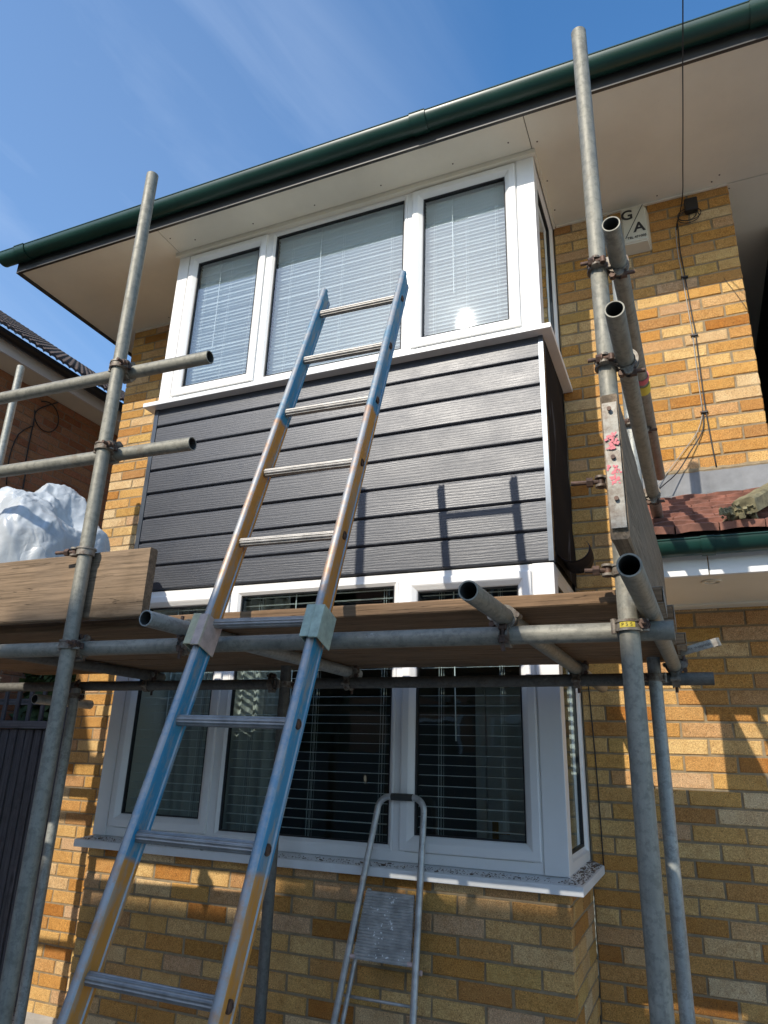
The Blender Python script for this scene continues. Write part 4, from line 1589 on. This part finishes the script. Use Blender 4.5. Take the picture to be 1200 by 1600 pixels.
# yellow plate on the coupler of the outer post
bm = bmesh.new()
seg = 8
for k in range(seg):
    a0 = R(-128 + 70 * k / seg)
    a1 = R(-128 + 70 * (k + 1) / seg)
    rr = RT + .0068
    quad(bm, *[(S1[0] + rr * math.cos(a), S1[1] + rr * math.sin(a), H3Z + .004 + z) for a, z in ((a0, -.0065), (a1, -.0065), (a1, .0065), (a0, .0065))])
yp = obj('maker_plate', bm, 'yellow_tape', scaf, smooth=True)
for k, ch in enumerate('PSS'):
    a = R(-113 + 19 * k)
    rr = RT + .0072
    text(ch, .012, (S1[0] + rr * math.cos(a), S1[1] + rr * math.sin(a), H3Z + .0035), yp, rot=(R(90), 0, a + R(90)), extr=.0002)
# tag on the higher side rail
bm = bmesh.new()
ring(bm, (-.048, 2.55, 1.368), Y_, RT + .0006, RT + .003, .030, 22)
obj('rail_tape', bm, 'yellow_tape', scaf, smooth=True, auto=40)
bm = bmesh.new()
ring(bm, (-.049, 2.48, 1.368), Y_, RT + .0006, RT + .003, .016, 22)
obj('rail_tape', bm, 'red_tape', scaf, smooth=True, auto=40)

# --- deck boards
def plank(x0, x1, y0, y1, z0, z1, mat, seed, axis=0, name='scaffold_board', label='', group=None, bands=(0, 1), loc=(0, 0, 0), rz=0):
    """board with a slightly uneven edge; own origin at its centre"""
    rd = random.Random(seed)
    cx, cy, cz = (x0 + x1) / 2, (y0 + y1) / 2, (z0 + z1) / 2
    bm = bmesh.new()
    lx, ly, lz = (x1 - x0) / 2, (y1 - y0) / 2, (z1 - z0) / 2
    Ln = [lx, ly, lz][axis]
    n = 24
    rows = []
    o1, o2 = [(1, 2), (0, 2), (0, 1)][axis]
    hs = [lx, ly, lz]
    a, b = hs[o1], hs[o2]
    c = .004
    prof = [(-a + c, -b), (a - c, -b), (a, -b + c), (a, b - c), (a - c, b), (-a + c, b), (-a, b - c), (-a, -b + c)]
    ph = rd.uniform(0, 6)
    for k in range(n + 1):
        t = -Ln + 2 * Ln * k / n
        row = []
        ww = .0015 * math.sin(t * 1.3 + ph)
        for (p, q) in prof:
            co = [0, 0, 0]
            co[axis] = t + (rd.uniform(-.002, .002) if k in (0, n) else 0)
            co[o1] = p + rd.uniform(-.0010, .0010) + ww
            co[o2] = q + rd.uniform(-.0008, .0008)
            row.append(bm.verts.new(co))
        rows.append(row)
    for A, B in zip(rows, rows[1:]):
        for k in range(8):
            bm.faces.new((A[k], A[(k + 1) % 8], B[(k + 1) % 8], B[k]))
    bm.faces.new(rows[0])
    bm.faces.new(rows[-1])
    o = obj(name, bm, mat, None, smooth=True, auto=35, loc=(cx, cy, cz))
    o.rotation_euler = (0, 0, rz)
    tag(o, label, 'board', group)
    for e in bands:
        s = 1 if e else -1
        bm = bmesh.new()
        t0, t1 = s * (Ln - .028), s * (Ln + .0015)
        # hoop iron folded round the end, nailed on both faces
        mn, mxx = [0, 0, 0], [0, 0, 0]
        for (lo_, hi_) in (((b + .0012), (b + .0026)), (-(b + .0026), -(b + .0012))):
            mn = [0, 0, 0]
            mxx = [0, 0, 0]
            mn[axis], mxx[axis] = min(t0, t1), max(t0, t1)
            mn[o1], mxx[o1] = -a * .96, a * .96
            mn[o2], mxx[o2] = min(lo_, hi_), max(lo_, hi_)
            box(bm, mn[0], mxx[0], mn[1], mxx[1], mn[2], mxx[2])
        mn[axis], mxx[axis] = sorted((t1 + s * .001, t1 + s * .0024))
        mn[o1], mxx[o1] = -a * .96, a * .96
        mn[o2], mxx[o2] = -b - .0026, b + .0026
        box(bm, mn[0], mxx[0], mn[1], mxx[1], mn[2], mxx[2])
        for g_3 in (-.6, .1, .7):
            co = [0, 0, 0]
            co[axis], co[o1] = (t0 + t1) / 2, a * g_3
            for sg in (1, -1):
                c0, c1 = list(co), list(co)
                c0[o2], c1[o2] = sg * (b + .0024), sg * (b + .0052)
                cyl(bm, c0, c1, .0045, 8)
        h = obj('end_band', bm, 'hoop', o)
    return o
DZ0 = TZ + RT + .0015
DZ1 = DZ0 + .037
ends = (-.040, -.022, -.030, .002, -.018)
labs = ('front scaffold board with its long edge in the sun above the ledger',
        'second scaffold board back from the sunlit front edge', 'middle scaffold board of the deck, seen from beneath',
        'scaffold board just in front of the rearmost one', 'rearmost scaffold board of the deck, closest to the bay')
for k in range(5):
    y0 = 1.862 + k * .2345
    plank(-3.43, ends[k], y0, y0 + .225, DZ0 + random.uniform(0, .001), DZ1, 'board', 60 + k, label=labs[k], group='scaffold deck boards', bands=(1,))
# toe boards
plank(-3.46, -1.615, OY + .031, OY + .069, DZ1 - .014, DZ1 + .216, 'toe', 77, name='toe_board', label='wide worn toe board on edge in front of the white sheeting', bands=())
tb = plank(-.117, -.079, 1.505, 3.0, .455, .800, 'toe_y', 79, axis=1, name='toe_board', label='toe board on edge beside the outer post with a metal strap', bands=(), rz=R(-1.3))
tb.location.x += .012
# strap on its end
bm = bmesh.new()
for k in range(16):
    z0_, z1_ = -.150 + .300 * k / 16, -.150 + .300 * (k + 1) / 16
    f_ = lambda z: -.7475 - .004 - (.006 if z < .07 else 0) + .002 * math.sin(z * 40)
    vs = [(-.0160, f_(z0_), z0_), (.0160, f_(z0_), z0_), (.0160, f_(z1_), z1_), (-.0160, f_(z1_), z1_)]
    q = [bm.verts.new(p) for p in vs]
    q2 = [bm.verts.new((p[0], p[1] + .0035, p[2])) for p in vs]
    bm.faces.new(q)
    bm.faces.new(q2[::-1])
    for i in range(4):
        bm.faces.new((q[i], q[(i + 1) % 4], q2[(i + 1) % 4], q2[i]))
bmesh.ops.remove_doubles(bm, verts=bm.verts, dist=.0001)
st = obj('strap', bm, 'hoop', tb)
bm = bmesh.new()
for z in (.130, .012, -.085):
    cyl(bm, (0, -.759, z), (0, -.764, z), .0050, 10)
obj('strap_nail', bm, 'bolt', st)
bm = bmesh.new()
rd = random.Random(5)
for zc, sp_ in ((.052, .018), (-.030, .022)):
    for k in range(26):
        x, z = rd.gauss(0, .006), zc + rd.uniform(-sp_, sp_)
        x = max(-.013, min(.013, x))
        s_ = rd.uniform(.0018, .0042)
        T = Matrix.Translation((x, -.7592 - rd.uniform(0, .0008), z)) @ Matrix.Rotation(rd.uniform(0, 3), 4, 'Y')
        box(bm, -s_, s_, -.0003, .0003, -s_ * .7, s_ * .7, mat=T)
pm = obj('paint_marks', bm, 'red_tape', st)
pm['kind'] = 'stuff'
# loose hoop strip with writing, sticking out at the far end of the side transom
ms = thing('metal_strip', 'loose pale metal strip with worn writing beside the scaffold deck end', 'metal strip', loc=(-.02, 2.72, .388))
bm = bmesh.new()
prev = None
T = Matrix.Rotation(R(-14), 4, 'Y')
pts = [(0, 0, 0), (.05, -.004, 0), (.10, -.006, .001), (.128, -.002, .002), (.140, .018, .003), (.115, .034, .003)]
rows = []
for p in pts:
    rows.append([bm.verts.new(T @ Vector((p[0], p[1], p[2] - .014))), bm.verts.new(T @ Vector((p[0], p[1], p[2] + .014)))])
for A, B in zip(rows, rows[1:]):
    bm.faces.new((A[0], B[0], B[1], A[1]))
ex = bmesh.ops.extrude_face_region(bm, geom=list(bm.faces))
for v in [e for e in ex['geom'] if isinstance(e, bmesh.types.BMVert)]:
    v.co.y += .0016
obj('strip', bm, 'hoop', ms)
tx = text('IIAFIX  WAKEFIELD', .0105, (.060, -.0072, .015), ms, rot=(R(90), R(-14), 0), extr=.0002)

# ------------------------------------------------------------------ ladder
LA = Vector((-1.1063, 2.2185, 1.7615))           # centre of the top rung
LU = Vector((0.0067, 0.3308, 0.9437)).normalized()
LX = Vector((0.99982, 0.0147, -0.0123)).normalized()
LX = (LX - LU * LX.dot(LU)).normalized()
LN = LU.cross(LX).normalized()                   # towards the wall? resolved below
if LN.y < 0:
    LN = -LN
SP = .2972
WI = .3390                                       # clear width between stiles
foot_t = -(LA.z - G) / LU.z
LTOT = .150 - foot_t
LZ = [LTOT - .150 - SP * 7 - .03, LTOT - .150 - SP * 5 - .045, LTOT - .150 - SP * 2 - .03, 0]
M['ladder'] = ladder_paint()
lad = thing('ladder', 'long aluminium ladder with blue and orange painted stiles leaning on the scaffold', 'ladder')
def lmat(off):
    o = LA + LU * foot_t + LX * off
    return Matrix.Translation(o) @ Matrix((LX, LN, LU)).transposed().to_4x4()
SW, SD = .027, .062
for s in (-1, 1):
    # rounded front and back lips with a flat web: extruded section
    bm = bmesh.new()
    sec = []
    for k in range(9):
        a = math.pi + math.pi * k / 8
        sec.append((SW / 2 * math.cos(a), -SD / 2 + .008 + .011 * math.sin(a)))
    sec += [(SW / 2, -SD / 2 + .018), (SW / 2 - .0035, -SD / 2 + .021), (SW / 2 - .0035, SD / 2 - .012), (SW / 2, SD / 2 - .009)]
    sec += [(SW / 2, SD / 2), (-SW / 2, SD / 2), (-SW / 2, SD / 2 - .009), (-SW / 2 + .0035, SD / 2 - .012), (-SW / 2 + .0035, -SD / 2 + .021), (-SW / 2, -SD / 2 + .018)]
    zs = [0, LTOT]
    A = [bm.verts.new((x, y, 0)) for x, y in sec]
    # top cut at an angle so the back corner drops
    B = [bm.verts.new((x, y, LTOT - max(0, (y + .01)) * .9)) for x, y in sec]
    bm.faces.new(A[::-1])
    bm.faces.new(B)
    for k in range(len(sec)):
        bm.faces.new((A[k], A[(k + 1) % len(sec)], B[(k + 1) % len(sec)], B[k]))
    o = obj('stile', bm, 'ladder', lad, smooth=True, auto=28)
    o.matrix_local = lmat(s * (WI / 2 + SW / 2))
    bm = bmesh.new()
    k = 0
    while LTOT - .150 - SP * k > .15:
        z = LTOT - .150 - SP * k
        c = Vector((s * (SW / 2 - .0035), .0, z))
        cyl(bm, c, c + Vector((s * .0035, 0, 0)), .0135, 18)
        ring(bm, c + Vector((s * .0035, 0, 0)), X_, .0085, .0115, .0016, 18)
        for q in range(8):
            a = 2 * math.pi * q / 8
            pp = c + Vector((s * .0038, .010 * math.cos(a), .010 * math.sin(a)))
            cyl(bm, pp, pp + Vector((s * .0015, 0, 0)), .0022, 6)
        k += 1
    p = obj('rung_plugs', bm, 'bolt', o, smooth=True, auto=35)
    p['kind'] = 'stuff'
# rungs
bm = bmesh.new()
n = 40
prof = []
for k in range(n):
    a = 2 * math.pi * k / n
    rr = .0140 * (1 + (.07 if (k % 4) in (0, 1) else -.05))
    prof.append((rr * math.cos(a) * 1.05, rr * math.sin(a)))
A = [bm.verts.new((-WI / 2 - .003, x, y)) for x, y in prof]
B = [bm.verts.new((WI / 2 + .003, x, y)) for x, y in prof]
bm.faces.new(A)
bm.faces.new(B[::-1])
for k in range(n):
    bm.faces.new((A[k], A[(k + 1) % n], B[(k + 1) % n], B[k]))
rung0 = None
k = 0
while LTOT - .150 - SP * k > .12:
    T = lmat(0) @ Matrix.Translation((0, -.004, LTOT - .150 - SP * k))
    if rung0 is None:
        rung0 = obj('rung', bm, 'alu', lad, smooth=False)
        rung0.matrix_local = T
    else:
        o = bpy.data.objects.new('rung', rung0.data)
        COL.objects.link(o)
        o.matrix_local = T
        o.parent = lad
    k += 1
# folded brackets where the ladder meets the ledger
M['pale_yellow'] = simple('chipped pale yellow paint', (0.50, 0.45, 0.27), 0.55, 0.1, var=0.2, nscale=40, bumps=0.3, dirt=0.6)
M['pale_pink'] = simple('chipped pale pink paint', (0.50, 0.37, 0.30), 0.55, 0.1, var=0.2, nscale=40, bumps=0.3, dirt=0.6)
M['pale_green'] = simple('chipped pale green paint', (0.38, 0.45, 0.35), 0.55, 0.1, var=0.25, nscale=40, bumps=0.3, dirt=0.6)
zc = LTOT - .150 - SP * 5 - .035
for s, mats in ((-1, ('pale_yellow', 'pale_pink')), (1, ('pale_green', 'pale_green'))):
    bm = bmesh.new()
    h = .050
    y0 = -SD / 2 - .010
    box(bm, -.030, -.0015, y0 - .004, y0, -h, h, mi=0)
    box(bm, .0015, .030, y0 - .010, y0 - .004, -h - .006, h - .006, mi=1)
    box(bm, -.030, -.026, y0, SD / 2, -h, h, mi=0)
    box(bm, .026, .030, y0 - .004, SD / 2, -h - .006, h - .006, mi=1)
    box(bm, -.0015, .0015, y0 - .010, y0 - .001, -h, h - .006, mi=1)
    bmesh.ops.bevel(bm, geom=list(bm.edges), offset=.0010, segments=1, affect='EDGES')
    o = obj('bracket', bm, list(mats), lad)
    o.matrix_local = lmat(s * (WI / 2 + SW / 2)) @ Matrix.Translation((-.006 if s < 0 else .004, 0, zc + (.0 if s < 0 else .015)))
    o['label'] = 'bracket of pale yellow and pink plate' if s < 0 else 'bracket of pale green plate'

# ------------------------------------------------------------------ step ladder
stp = thing('step_ladder', 'small grey platform step ladder folded against the bay sill', 'step ladder')
def sp(x, z):          # a point in the leaning plane of the front frame
    return Vector((x, 3.085 + (z + .155) * .175, z))
def loop(xo_t, xo_b, ztop, zbot, dy, name, r=.0105, depth=1.0, corner=.055, label=None):
    cx = -1.205
    cxb = -1.250
    bm = bmesh.new()
    def X(z, s):
        t = (ztop - z) / (ztop + 1.0)
        return cx + (cxb - cx) * (ztop - z) / .78 + s * (xo_t + (xo_b - xo_t) * (ztop - z) / .78)
    pts = []
    zz = [zbot, -1.2, -.9, -.6, -.4, ztop - corner * 1.2]
    for z in zz:
        pts.append(sp(X(z, -1), z) + Vector((0, dy, 0)))
    for a in range(1, 8):
        an = math.pi - math.pi / 2 * a / 8
        pts.append(sp(X(ztop - corner, -1) + corner + corner * math.cos(an), ztop - corner + corner * math.sin(an)) + Vector((0, dy, 0)))
    pts.append(sp(X(ztop, -1) + corner + .01, ztop) + Vector((0, dy, 0)))
    pts.append(sp(X(ztop, 1) - corner - .01, ztop) + Vector((0, dy, 0)))
    for a in range(1, 8):
        an = math.pi / 2 - math.pi / 2 * a / 8
        pts.append(sp(X(ztop - corner, 1) - corner + corner * math.cos(an), ztop - corner + corner * math.sin(an)) + Vector((0, dy, 0)))
    for z in zz[::-1]:
        pts.append(sp(X(z, 1), z) + Vector((0, dy, 0)))
    sweep(bm, pts, r, 10, depth)
    o = obj(name, bm, 'step_alu', stp, smooth=True, auto=60)
    return o, X
fr1, XF = loop(.104, .160, -.155, G + .01, 0, 'front_frame', r=.0138)
bm = bmesh.new()
cyl(bm, sp(-1.255, -.155), sp(-1.155, -.155), .0150, 14)
obj('grip', bm, 'tube_in', fr1, smooth=True, auto=40)
# rear legs nest just behind the front frame
for s in (-1, 1):
    bm = bmesh.new()
    pts = [sp(XF(z, s) - s * .018, z) + Vector((0, .038 + .01 * (z + 1.6), 0)) for z in (-.52, -.7, -1.0, -1.3, G + .01)]
    T_ = pts
    for p, q in zip(pts, pts[1:]):
        cyl(bm, p, q, .0100, 10)
    obj('rear_leg', bm, 'step_alu', stp, smooth=True, auto=40)
def ribbed(zt, zb_, dy, name):
    bm = bmesh.new()
    n = 22
    rows = []
    for k in range(n * 4 + 1):
        z = zt + (zb_ - zt) * k / (n * 4)
        e = .0022 * (1 if (k // 2) % 2 else -1)
        l, r_ = XF(z, -1) + .026, XF(z, 1) - .022
        a, b = sp(l, z) + Vector((0, dy + e, 0)), sp(r_, z) + Vector((0, dy + e, 0))
        rows.append((bm.verts.new(a), bm.verts.new(b)))
    for A, B in zip(rows, rows[1:]):
        bm.faces.new((A[0], A[1], B[1], B[0]))
    ex = bmesh.ops.extrude_face_region(bm, geom=list(bm.faces))
    for v in [e for e in ex['geom'] if isinstance(e, bmesh.types.BMVert)]:
        v.co.y += .016
    return obj(name, bm, 'step_alu', stp)
tr_ = ribbed(-.520, -.762, -.004, 'platform')
bm = bmesh.new()
rd = random.Random(12)
for k in range(46):
    z = rd.uniform(-.75, -.53)
    x = rd.gauss(XF(z, 0), .035) if k % 3 else rd.uniform(XF(z, -1) + .03, XF(z, 1) - .03)
    x = min(max(x, XF(z, -1) + .032), XF(z, 1) - .03)
    s_ = rd.uniform(.0012, .0042)
    c = sp(x, z) + Vector((0, -.0068, 0))
    box(bm, -s_, s_, -.0005, .0005, -s_ * .6, s_ * .6, mat=Matrix.Translation(c) @ Matrix.Rotation(rd.uniform(0, 3), 4, 'Y'))
ps = obj('paint_splashes', bm, 'slat', tr_)
ps['kind'] = 'stuff'
bm = bmesh.new()
z = -.755
cyl(bm, sp(XF(z, -1) + .008, z), sp(XF(z, -1) + .034, z), .0085, 12)
cyl(bm, sp(XF(z, 1) - .034, z), sp(XF(z, 1) - .008, z), .0085, 12)
cyl(bm, sp(XF(z, 1) + .008, z - .03) + Vector((0, .03, 0)), sp(XF(z, 1) + .016, z - .03) + Vector((0, .03, 0)), .0100, 12)
obj('spacer', bm, 'pink_plastic', stp, smooth=True, auto=40)
t2 = ribbed(-1.06, -1.14, -.004, 'tread')
t3 = ribbed(-1.34, -1.42, -.004, 'tread')
for z in (-.90,):
    bm = bmesh.new()
    cyl(bm, sp(XF(z, -1), z) + Vector((0, .045, 0)), sp(XF(z, 1), z) + Vector((0, .045, 0)), .006, 8)
    obj('cross_bar', bm, 'step_alu', stp, smooth=True)

# ------------------------------------------------------------------ white sheeting heap on the deck
bm = bmesh.new()
nu, nv = 220, 120
rows = []
rd = random.Random(4)
from mathutils import noise as mn
C0 = Vector((-3.05, 2.50, DZ1))
for a in range(nv + 1):
    v = a / nv
    ph = v * math.pi / 2
    row = []
    for b in range(nu):
        th = 2 * math.pi * b / nu
        rx, ry, rz_ = .37, .36, .82
        ex_ = .80
        d = Vector((math.copysign(abs(math.cos(th)) ** ex_, math.cos(th)) * math.cos(ph) ** .7, math.copysign(abs(math.sin(th)) ** ex_, math.sin(th)) * math.cos(ph) ** .7, math.sin(ph) ** .8))
        n1 = mn.noise(d * 2.3 + Vector((3, 1, 7)))
        n2 = abs(mn.noise(d * 5.5)) * -1.0 + .3
        n3 = abs(mn.noise(d * 11 + Vector((9, 2, 1)))) * -1 + .25
        n4 = abs(mn.noise(Vector((d.x * 9 + d.z * 3, d.y * 9, d.z * 2.2)))) * -1 + .25
        vd = mn.voronoi(d * 3.2 + Vector((.3 * n1, .3 * n2, 0)))[0]
        ve = mn.voronoi(d * 8.5 + Vector((5, .4 * n1, 2)))[0]
        k = 1 + .16 * n1 - .060 * (vd[1] - vd[0]) - .014 * (ve[1] - ve[0]) + .03
        p = C0 + Vector((d.x * rx * k, d.y * ry * k, d.z * rz_ * (k if v > .02 else 1)))
        if v < .03:
            p.z = DZ1 + .001
        row.append(bm.verts.new(p))
    rows.append(row)
for A, B in zip(rows, rows[1:]):
    for k in range(nu):
        bm.faces.new((A[k], A[(k + 1) % nu], B[(k + 1) % nu], B[k]))
bm.faces.new(rows[-1])
bm.faces.new(rows[0][::-1])
tag(obj('plastic_sheet', bm, 'sheet', None, smooth=True), 'crumpled white plastic sheet heaped on the scaffold deck behind the toe board', 'sheet')

# ------------------------------------------------------------------ gate
gt = thing('timber_gate', 'dark stained timber gate with an open trellis top beside the house', 'gate')
gy = 3.98
bm0 = bbox(-.034, .034, -.010, .010, G + .06, .125, bev=.003)
b0_ = obj('gate_board', bm0, 'gate_wood', gt, loc=(-3.99, gy, 0))
x = -3.99 - .083
while x > -5.40:
    o = bpy.data.objects.new('gate_board', b0_.data)
    COL.objects.link(o)
    o.parent = gt
    o.location = (x + random.uniform(-.002, .002), gy + random.uniform(-.002, .002), random.uniform(-.003, .003))
    x -= .083
for z0, z1, y in ((.130, .185, gy - .022), (.300, .345, gy + .014), (-1.2, -1.1, gy + .022), (.10, .128, gy + .022)):
    bm = bbox(-5.42, -3.93, y - .011, y + .011, z0, z1, bev=.003)
    obj('gate_rail', bm, 'gate_wood_x', gt)
bm0 = bbox(-.016, .016, -.010, .010, .186, .430, bev=.002)
b0_ = None
x = -4.02
while x > -5.42:
    if b0_ is None:
        b0_ = obj('trellis_bar', bm0, 'gate_wood', gt, loc=(x, gy - .010, 0))
    else:
        o = bpy.data.objects.new('trellis_bar', b0_.data)
        COL.objects.link(o)
        o.parent = gt
        o.location = (x, gy - .010, 0)
    x -= .128
# ------------------------------------------------------------------ neighbouring house
nb = thing('neighbour_house', 'red brown brick house with black gutter and brown tiled roof beyond the gate', 'house')
NX, NY0, NY1 = -5.43, -1.0, 9.5
bm = bmesh.new()
box(bm, NX - .24, NX - MR, NY0, NY1, G - .05, 3.30)
nw = obj('side_wall', bm, 'mortar_dark', nb)
wn = Wall((NX, 0, 0), (0, 1, 0), (-1, 0, 0), nw)
for k in range(66):
    zt = 3.212 - .075 * k
    zb = zt - .075
    if zt < G:
        break
    ed = [NY0 + (.1125 if k % 2 else 0) + .225 * q for q in range(0, int((NY1 - NY0) / .225))]
    for a, c in zip(ed, ed[1:]):
        if a > 2.2:
            wn.add(a + JT / 2, c - JT / 2, zb + JT / 2, zt - JT / 2)
def hidn(p):
    q = pix(p)
    return q is None or q[1] > 860 or q[0] > 185
lay([wn], nb, 240, 'brick_pink', hidn)
bm = bmesh.new()
box(bm, NX - .01, -5.165, NY0, NY1, 3.212, 3.224)
obj('soffit', bm, 'soffit', nb)
bm = bmesh.new()
box(bm, -5.165, -5.145, NY0, NY1, 3.200, 3.36)
obj('fascia', bm, 'upvc', nb)
half_gutter('gutter', NY0, NY1, -5.085, 3.335, .056, 'black_gutter', nb, axis='y')
# tiled slope, each course a stepped sheet of rolled tiles joined as one
bm = bmesh.new()
pt = R(35.5)
wd = .075
for c in range(13):
    for r_ in range(int((9.2 - 2.5) / wd)):
        y = 2.5 + r_ * wd
        x = -5.06 - c * .33 * math.cos(pt)
        z = 3.365 + c * .33 * math.sin(pt)
        rows = []
        for k in range(5):
            u = k / 4
            hh = .022 * abs(math.sin(math.pi * u)) ** .7
            e = random.uniform(-.002, .002)
            p0 = Vector((x + e, y + wd * u, z + hh + .03))
            p1 = Vector((x - .38 * math.cos(pt), y + wd * u, z + .38 * math.sin(pt) + hh))
            rows.append((bm.verts.new(p0 + Vector((0, 0, -.03))), bm.verts.new(p0), bm.verts.new(p1)))
        for A, B in zip(rows, rows[1:]):
            for q in range(2):
                bm.faces.new((A[q], A[q + 1], B[q + 1], B[q]))
o = obj('roof_tiles', bm, 'dark_tile', nb)
o['kind'] = 'stuff'
nx_ = NX + .008
cable([(nx_, 4.40, 3.20), (nx_, 4.20, 3.02), (nx_, 4.185, 2.88), (nx_, 4.19, 2.49), (nx_, 4.22, 2.25), (nx_, 4.22, 1.2)], .006, 'black_cable', 'wall_cable', 'black cable hanging down the red brown neighbouring wall')
cable([(nx_, 4.31 + .14 * math.sin(a), 3.0 + .15 * math.cos(a)) for a in [R(-40 + 26 * k) for k in range(13)]], .005, 'black_cable', 'wall_cable', 'loop of dark cable under the neighbouring eaves', sub=3)
cable([(nx_, 4.20, 2.86), (nx_, 4.06, 2.70), (nx_, 4.02, 2.45), (nx_, 4.05, 2.2)], .005, 'black_cable', 'wall_cable', 'second thin cable curving down the neighbouring wall', sub=3)

# dark side of the building that shows past the far corner
db = thing('dark_building', 'dark boarded building glimpsed past the far wall corner', 'building')
bm = bmesh.new()
box(bm, .80, 3.2, 4.2, 9.0, G, 5.0)
obj('wall', bm, 'dark_timber', db)
bm = bmesh.new()
T = Matrix.Identity(4)
for q in ((.78, 4.1, 5.0), (3.25, 4.1, 5.0), (3.25, 9.1, 5.0), (.78, 9.1, 5.0)):
    bm.verts.new(q)
v = list(bm.verts)
r0 = bm.verts.new((2.06, 4.1, 5.8))
r1 = bm.verts.new((2.06, 9.1, 5.8))
for f_ in ((v[0], v[1], r0), (v[3], r1, v[2]), (v[0], r0, r1, v[3]), (v[1], v[2], r1, r0), (v[0], v[3], v[2], v[1])):
    bm.faces.new(f_)
obj('roof', bm, 'dark_tile', db)

# hedge at the end of the passage, then unseen ones added for the glass
def hedge(name, x0, x1, y0, y1, z1, label, n, seed):
    rd = random.Random(seed)
    V, F = [], []
    for k in range(n):
        u = rd.random()
        face = rd.random()
        x = rd.uniform(x0, x1)
        z = G + (z1 - G) * rd.random() ** .8
        y = rd.uniform(y0, y1)
        if face < .6:
            y = y0 + abs(rd.gauss(0, .15)) if y0 > 0 else y1 - abs(rd.gauss(0, .15))
        elif face < .8:
            z = z1 - abs(rd.gauss(0, .15))
        z += .25 * mn.noise(Vector((x * .8, y * .8, 0)))
        s = rd.uniform(.05, .11)
        a = Vector((rd.gauss(0, 1), rd.gauss(0, 1), rd.gauss(0, 1))).normalized()
        b = a.orthogonal().normalized()
        c = Vector((x, y, z))
        n0 = len(V)
        V += [c - a * s, c + b * s * .6, c + a * s, c - b * s * .6]
        F.append((n0, n0 + 1, n0 + 2, n0 + 3))
    me = bpy.data.meshes.new(name)
    me.from_pydata(V, [], F)
    me.materials.append(M['leaf'])
    o = bpy.data.objects.new(name, me)
    COL.objects.link(o)
    o['kind'] = 'stuff'
    o['label'] = label
    return o
hedge('hedge', -5.38, -3.95, 4.6, 5.6, .75, 'dark green hedge close behind the timber gate', 9000, 1)
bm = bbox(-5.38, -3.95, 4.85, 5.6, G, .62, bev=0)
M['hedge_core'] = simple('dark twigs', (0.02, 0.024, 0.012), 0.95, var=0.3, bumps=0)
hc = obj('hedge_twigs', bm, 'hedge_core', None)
hc['kind'] = 'stuff'
hedge('hedge', -24, -6.4, -10.2, -9.0, 4.2, 'added unseen tall hedge that darkens the reflection in the lower glass', 26000, 2)  # added out of view to darken the horizon reflected in the panes
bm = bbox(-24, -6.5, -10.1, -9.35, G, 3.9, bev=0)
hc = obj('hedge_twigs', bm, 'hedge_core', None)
hc['kind'] = 'stuff'
hedge('hedge', -1.3, 16, -10.2, -9.0, 1.6, 'added unseen low hedge for the lower glass to reflect', 20000, 5)  # added out of view to hide bright horizon sky from the glass
# unseen house block added across the drive, roofline shaped to shade the bay foot
oh = thing('added_shade_house', 'added unseen flat roofed brick block shaped to shade the foot of the bay', 'house')
OHY, OX0, OX1 = -6.4, -6.05, -1.55
OD = BY - OHY
EZ, RZ_ = -.84 + .71 * OD, -.635 + .71 * OD
bm = bmesh.new()
xm = (OX0 + OX1) / 2
sx_ = -.29 * OD
hi_, lo_ = -.50 + .71 * OD, -.655 + .71 * OD
P0 = [(OX0, G), (OX1, G), (OX1, lo_), (sx_ + .0, lo_), (sx_ - .05, hi_), (sx_ - 1.80, hi_), (sx_ - 1.86, lo_), (OX0 + .45, lo_), (OX0, EZ)]  # outline stepped so its shadow lands on chosen parts of bay and ledger
A = [bm.verts.new((x, OHY, z)) for x, z in P0]
B = [bm.verts.new((x, OHY - 8, z)) for x, z in P0]
bm.faces.new(A)
bm.faces.new(B[::-1])
for i in range(9):
    k = (i + 1) % 9
    bm.faces.new((A[i], A[k], B[k], B[i]))
obj('wall', bm, 'brick_pink', oh)
bm = bmesh.new()
box(bm, OX0 + .6, OX1 - .5, OHY - 7.9, OHY - .1, lo_ - .2, lo_ + .01)
obj('roof', bm, 'dark_tile', oh)
for x in (-5.3, -3.3):
    for z in (-.5, 2.2):
        bm = bmesh.new()
        rect_frame(bm, x, x + 1.5, z, z + 1.25, [(0, OHY - .02), (0, OHY + .03), (.06, OHY + .03), (.06, OHY - .02)])
        wn_ = obj('window', bm, 'upvc', oh)
        bm = bmesh.new()
        box(bm, x + .055, x + 1.445, OHY - .01, OHY + .012, z + .055, z + 1.195)
        obj('pane', bm, 'gasket', wn_)
# close boarded fence in front of it, added out of view for the glass to reflect
fn = thing('boarded_fence', 'close boarded brown fence added out of view across the drive', 'fence')
bm0 = bbox(-.058, .058, -.010, .010, G, G + 1.75, bev=.003)
b0_ = None
x = -9.0
while x < 6:
    if b0_ is None:
        b0_ = obj('fence_board', bm0, 'gate_wood', fn, loc=(x, -5.2, 0))
    else:
        o = bpy.data.objects.new('fence_board', b0_.data)
        COL.objects.link(o)
        o.parent = fn
        o.location = (x, -5.2 + random.uniform(-.004, .004), random.uniform(-.006, .006))
    x += .128
bm = bbox(-9.1, 6.1, -5.19, -5.16, G + 1.4, G + 1.47, bev=.003)
obj('fence_rail', bm, 'gate_wood_x', fn)
print('objects', len(bpy.data.objects))
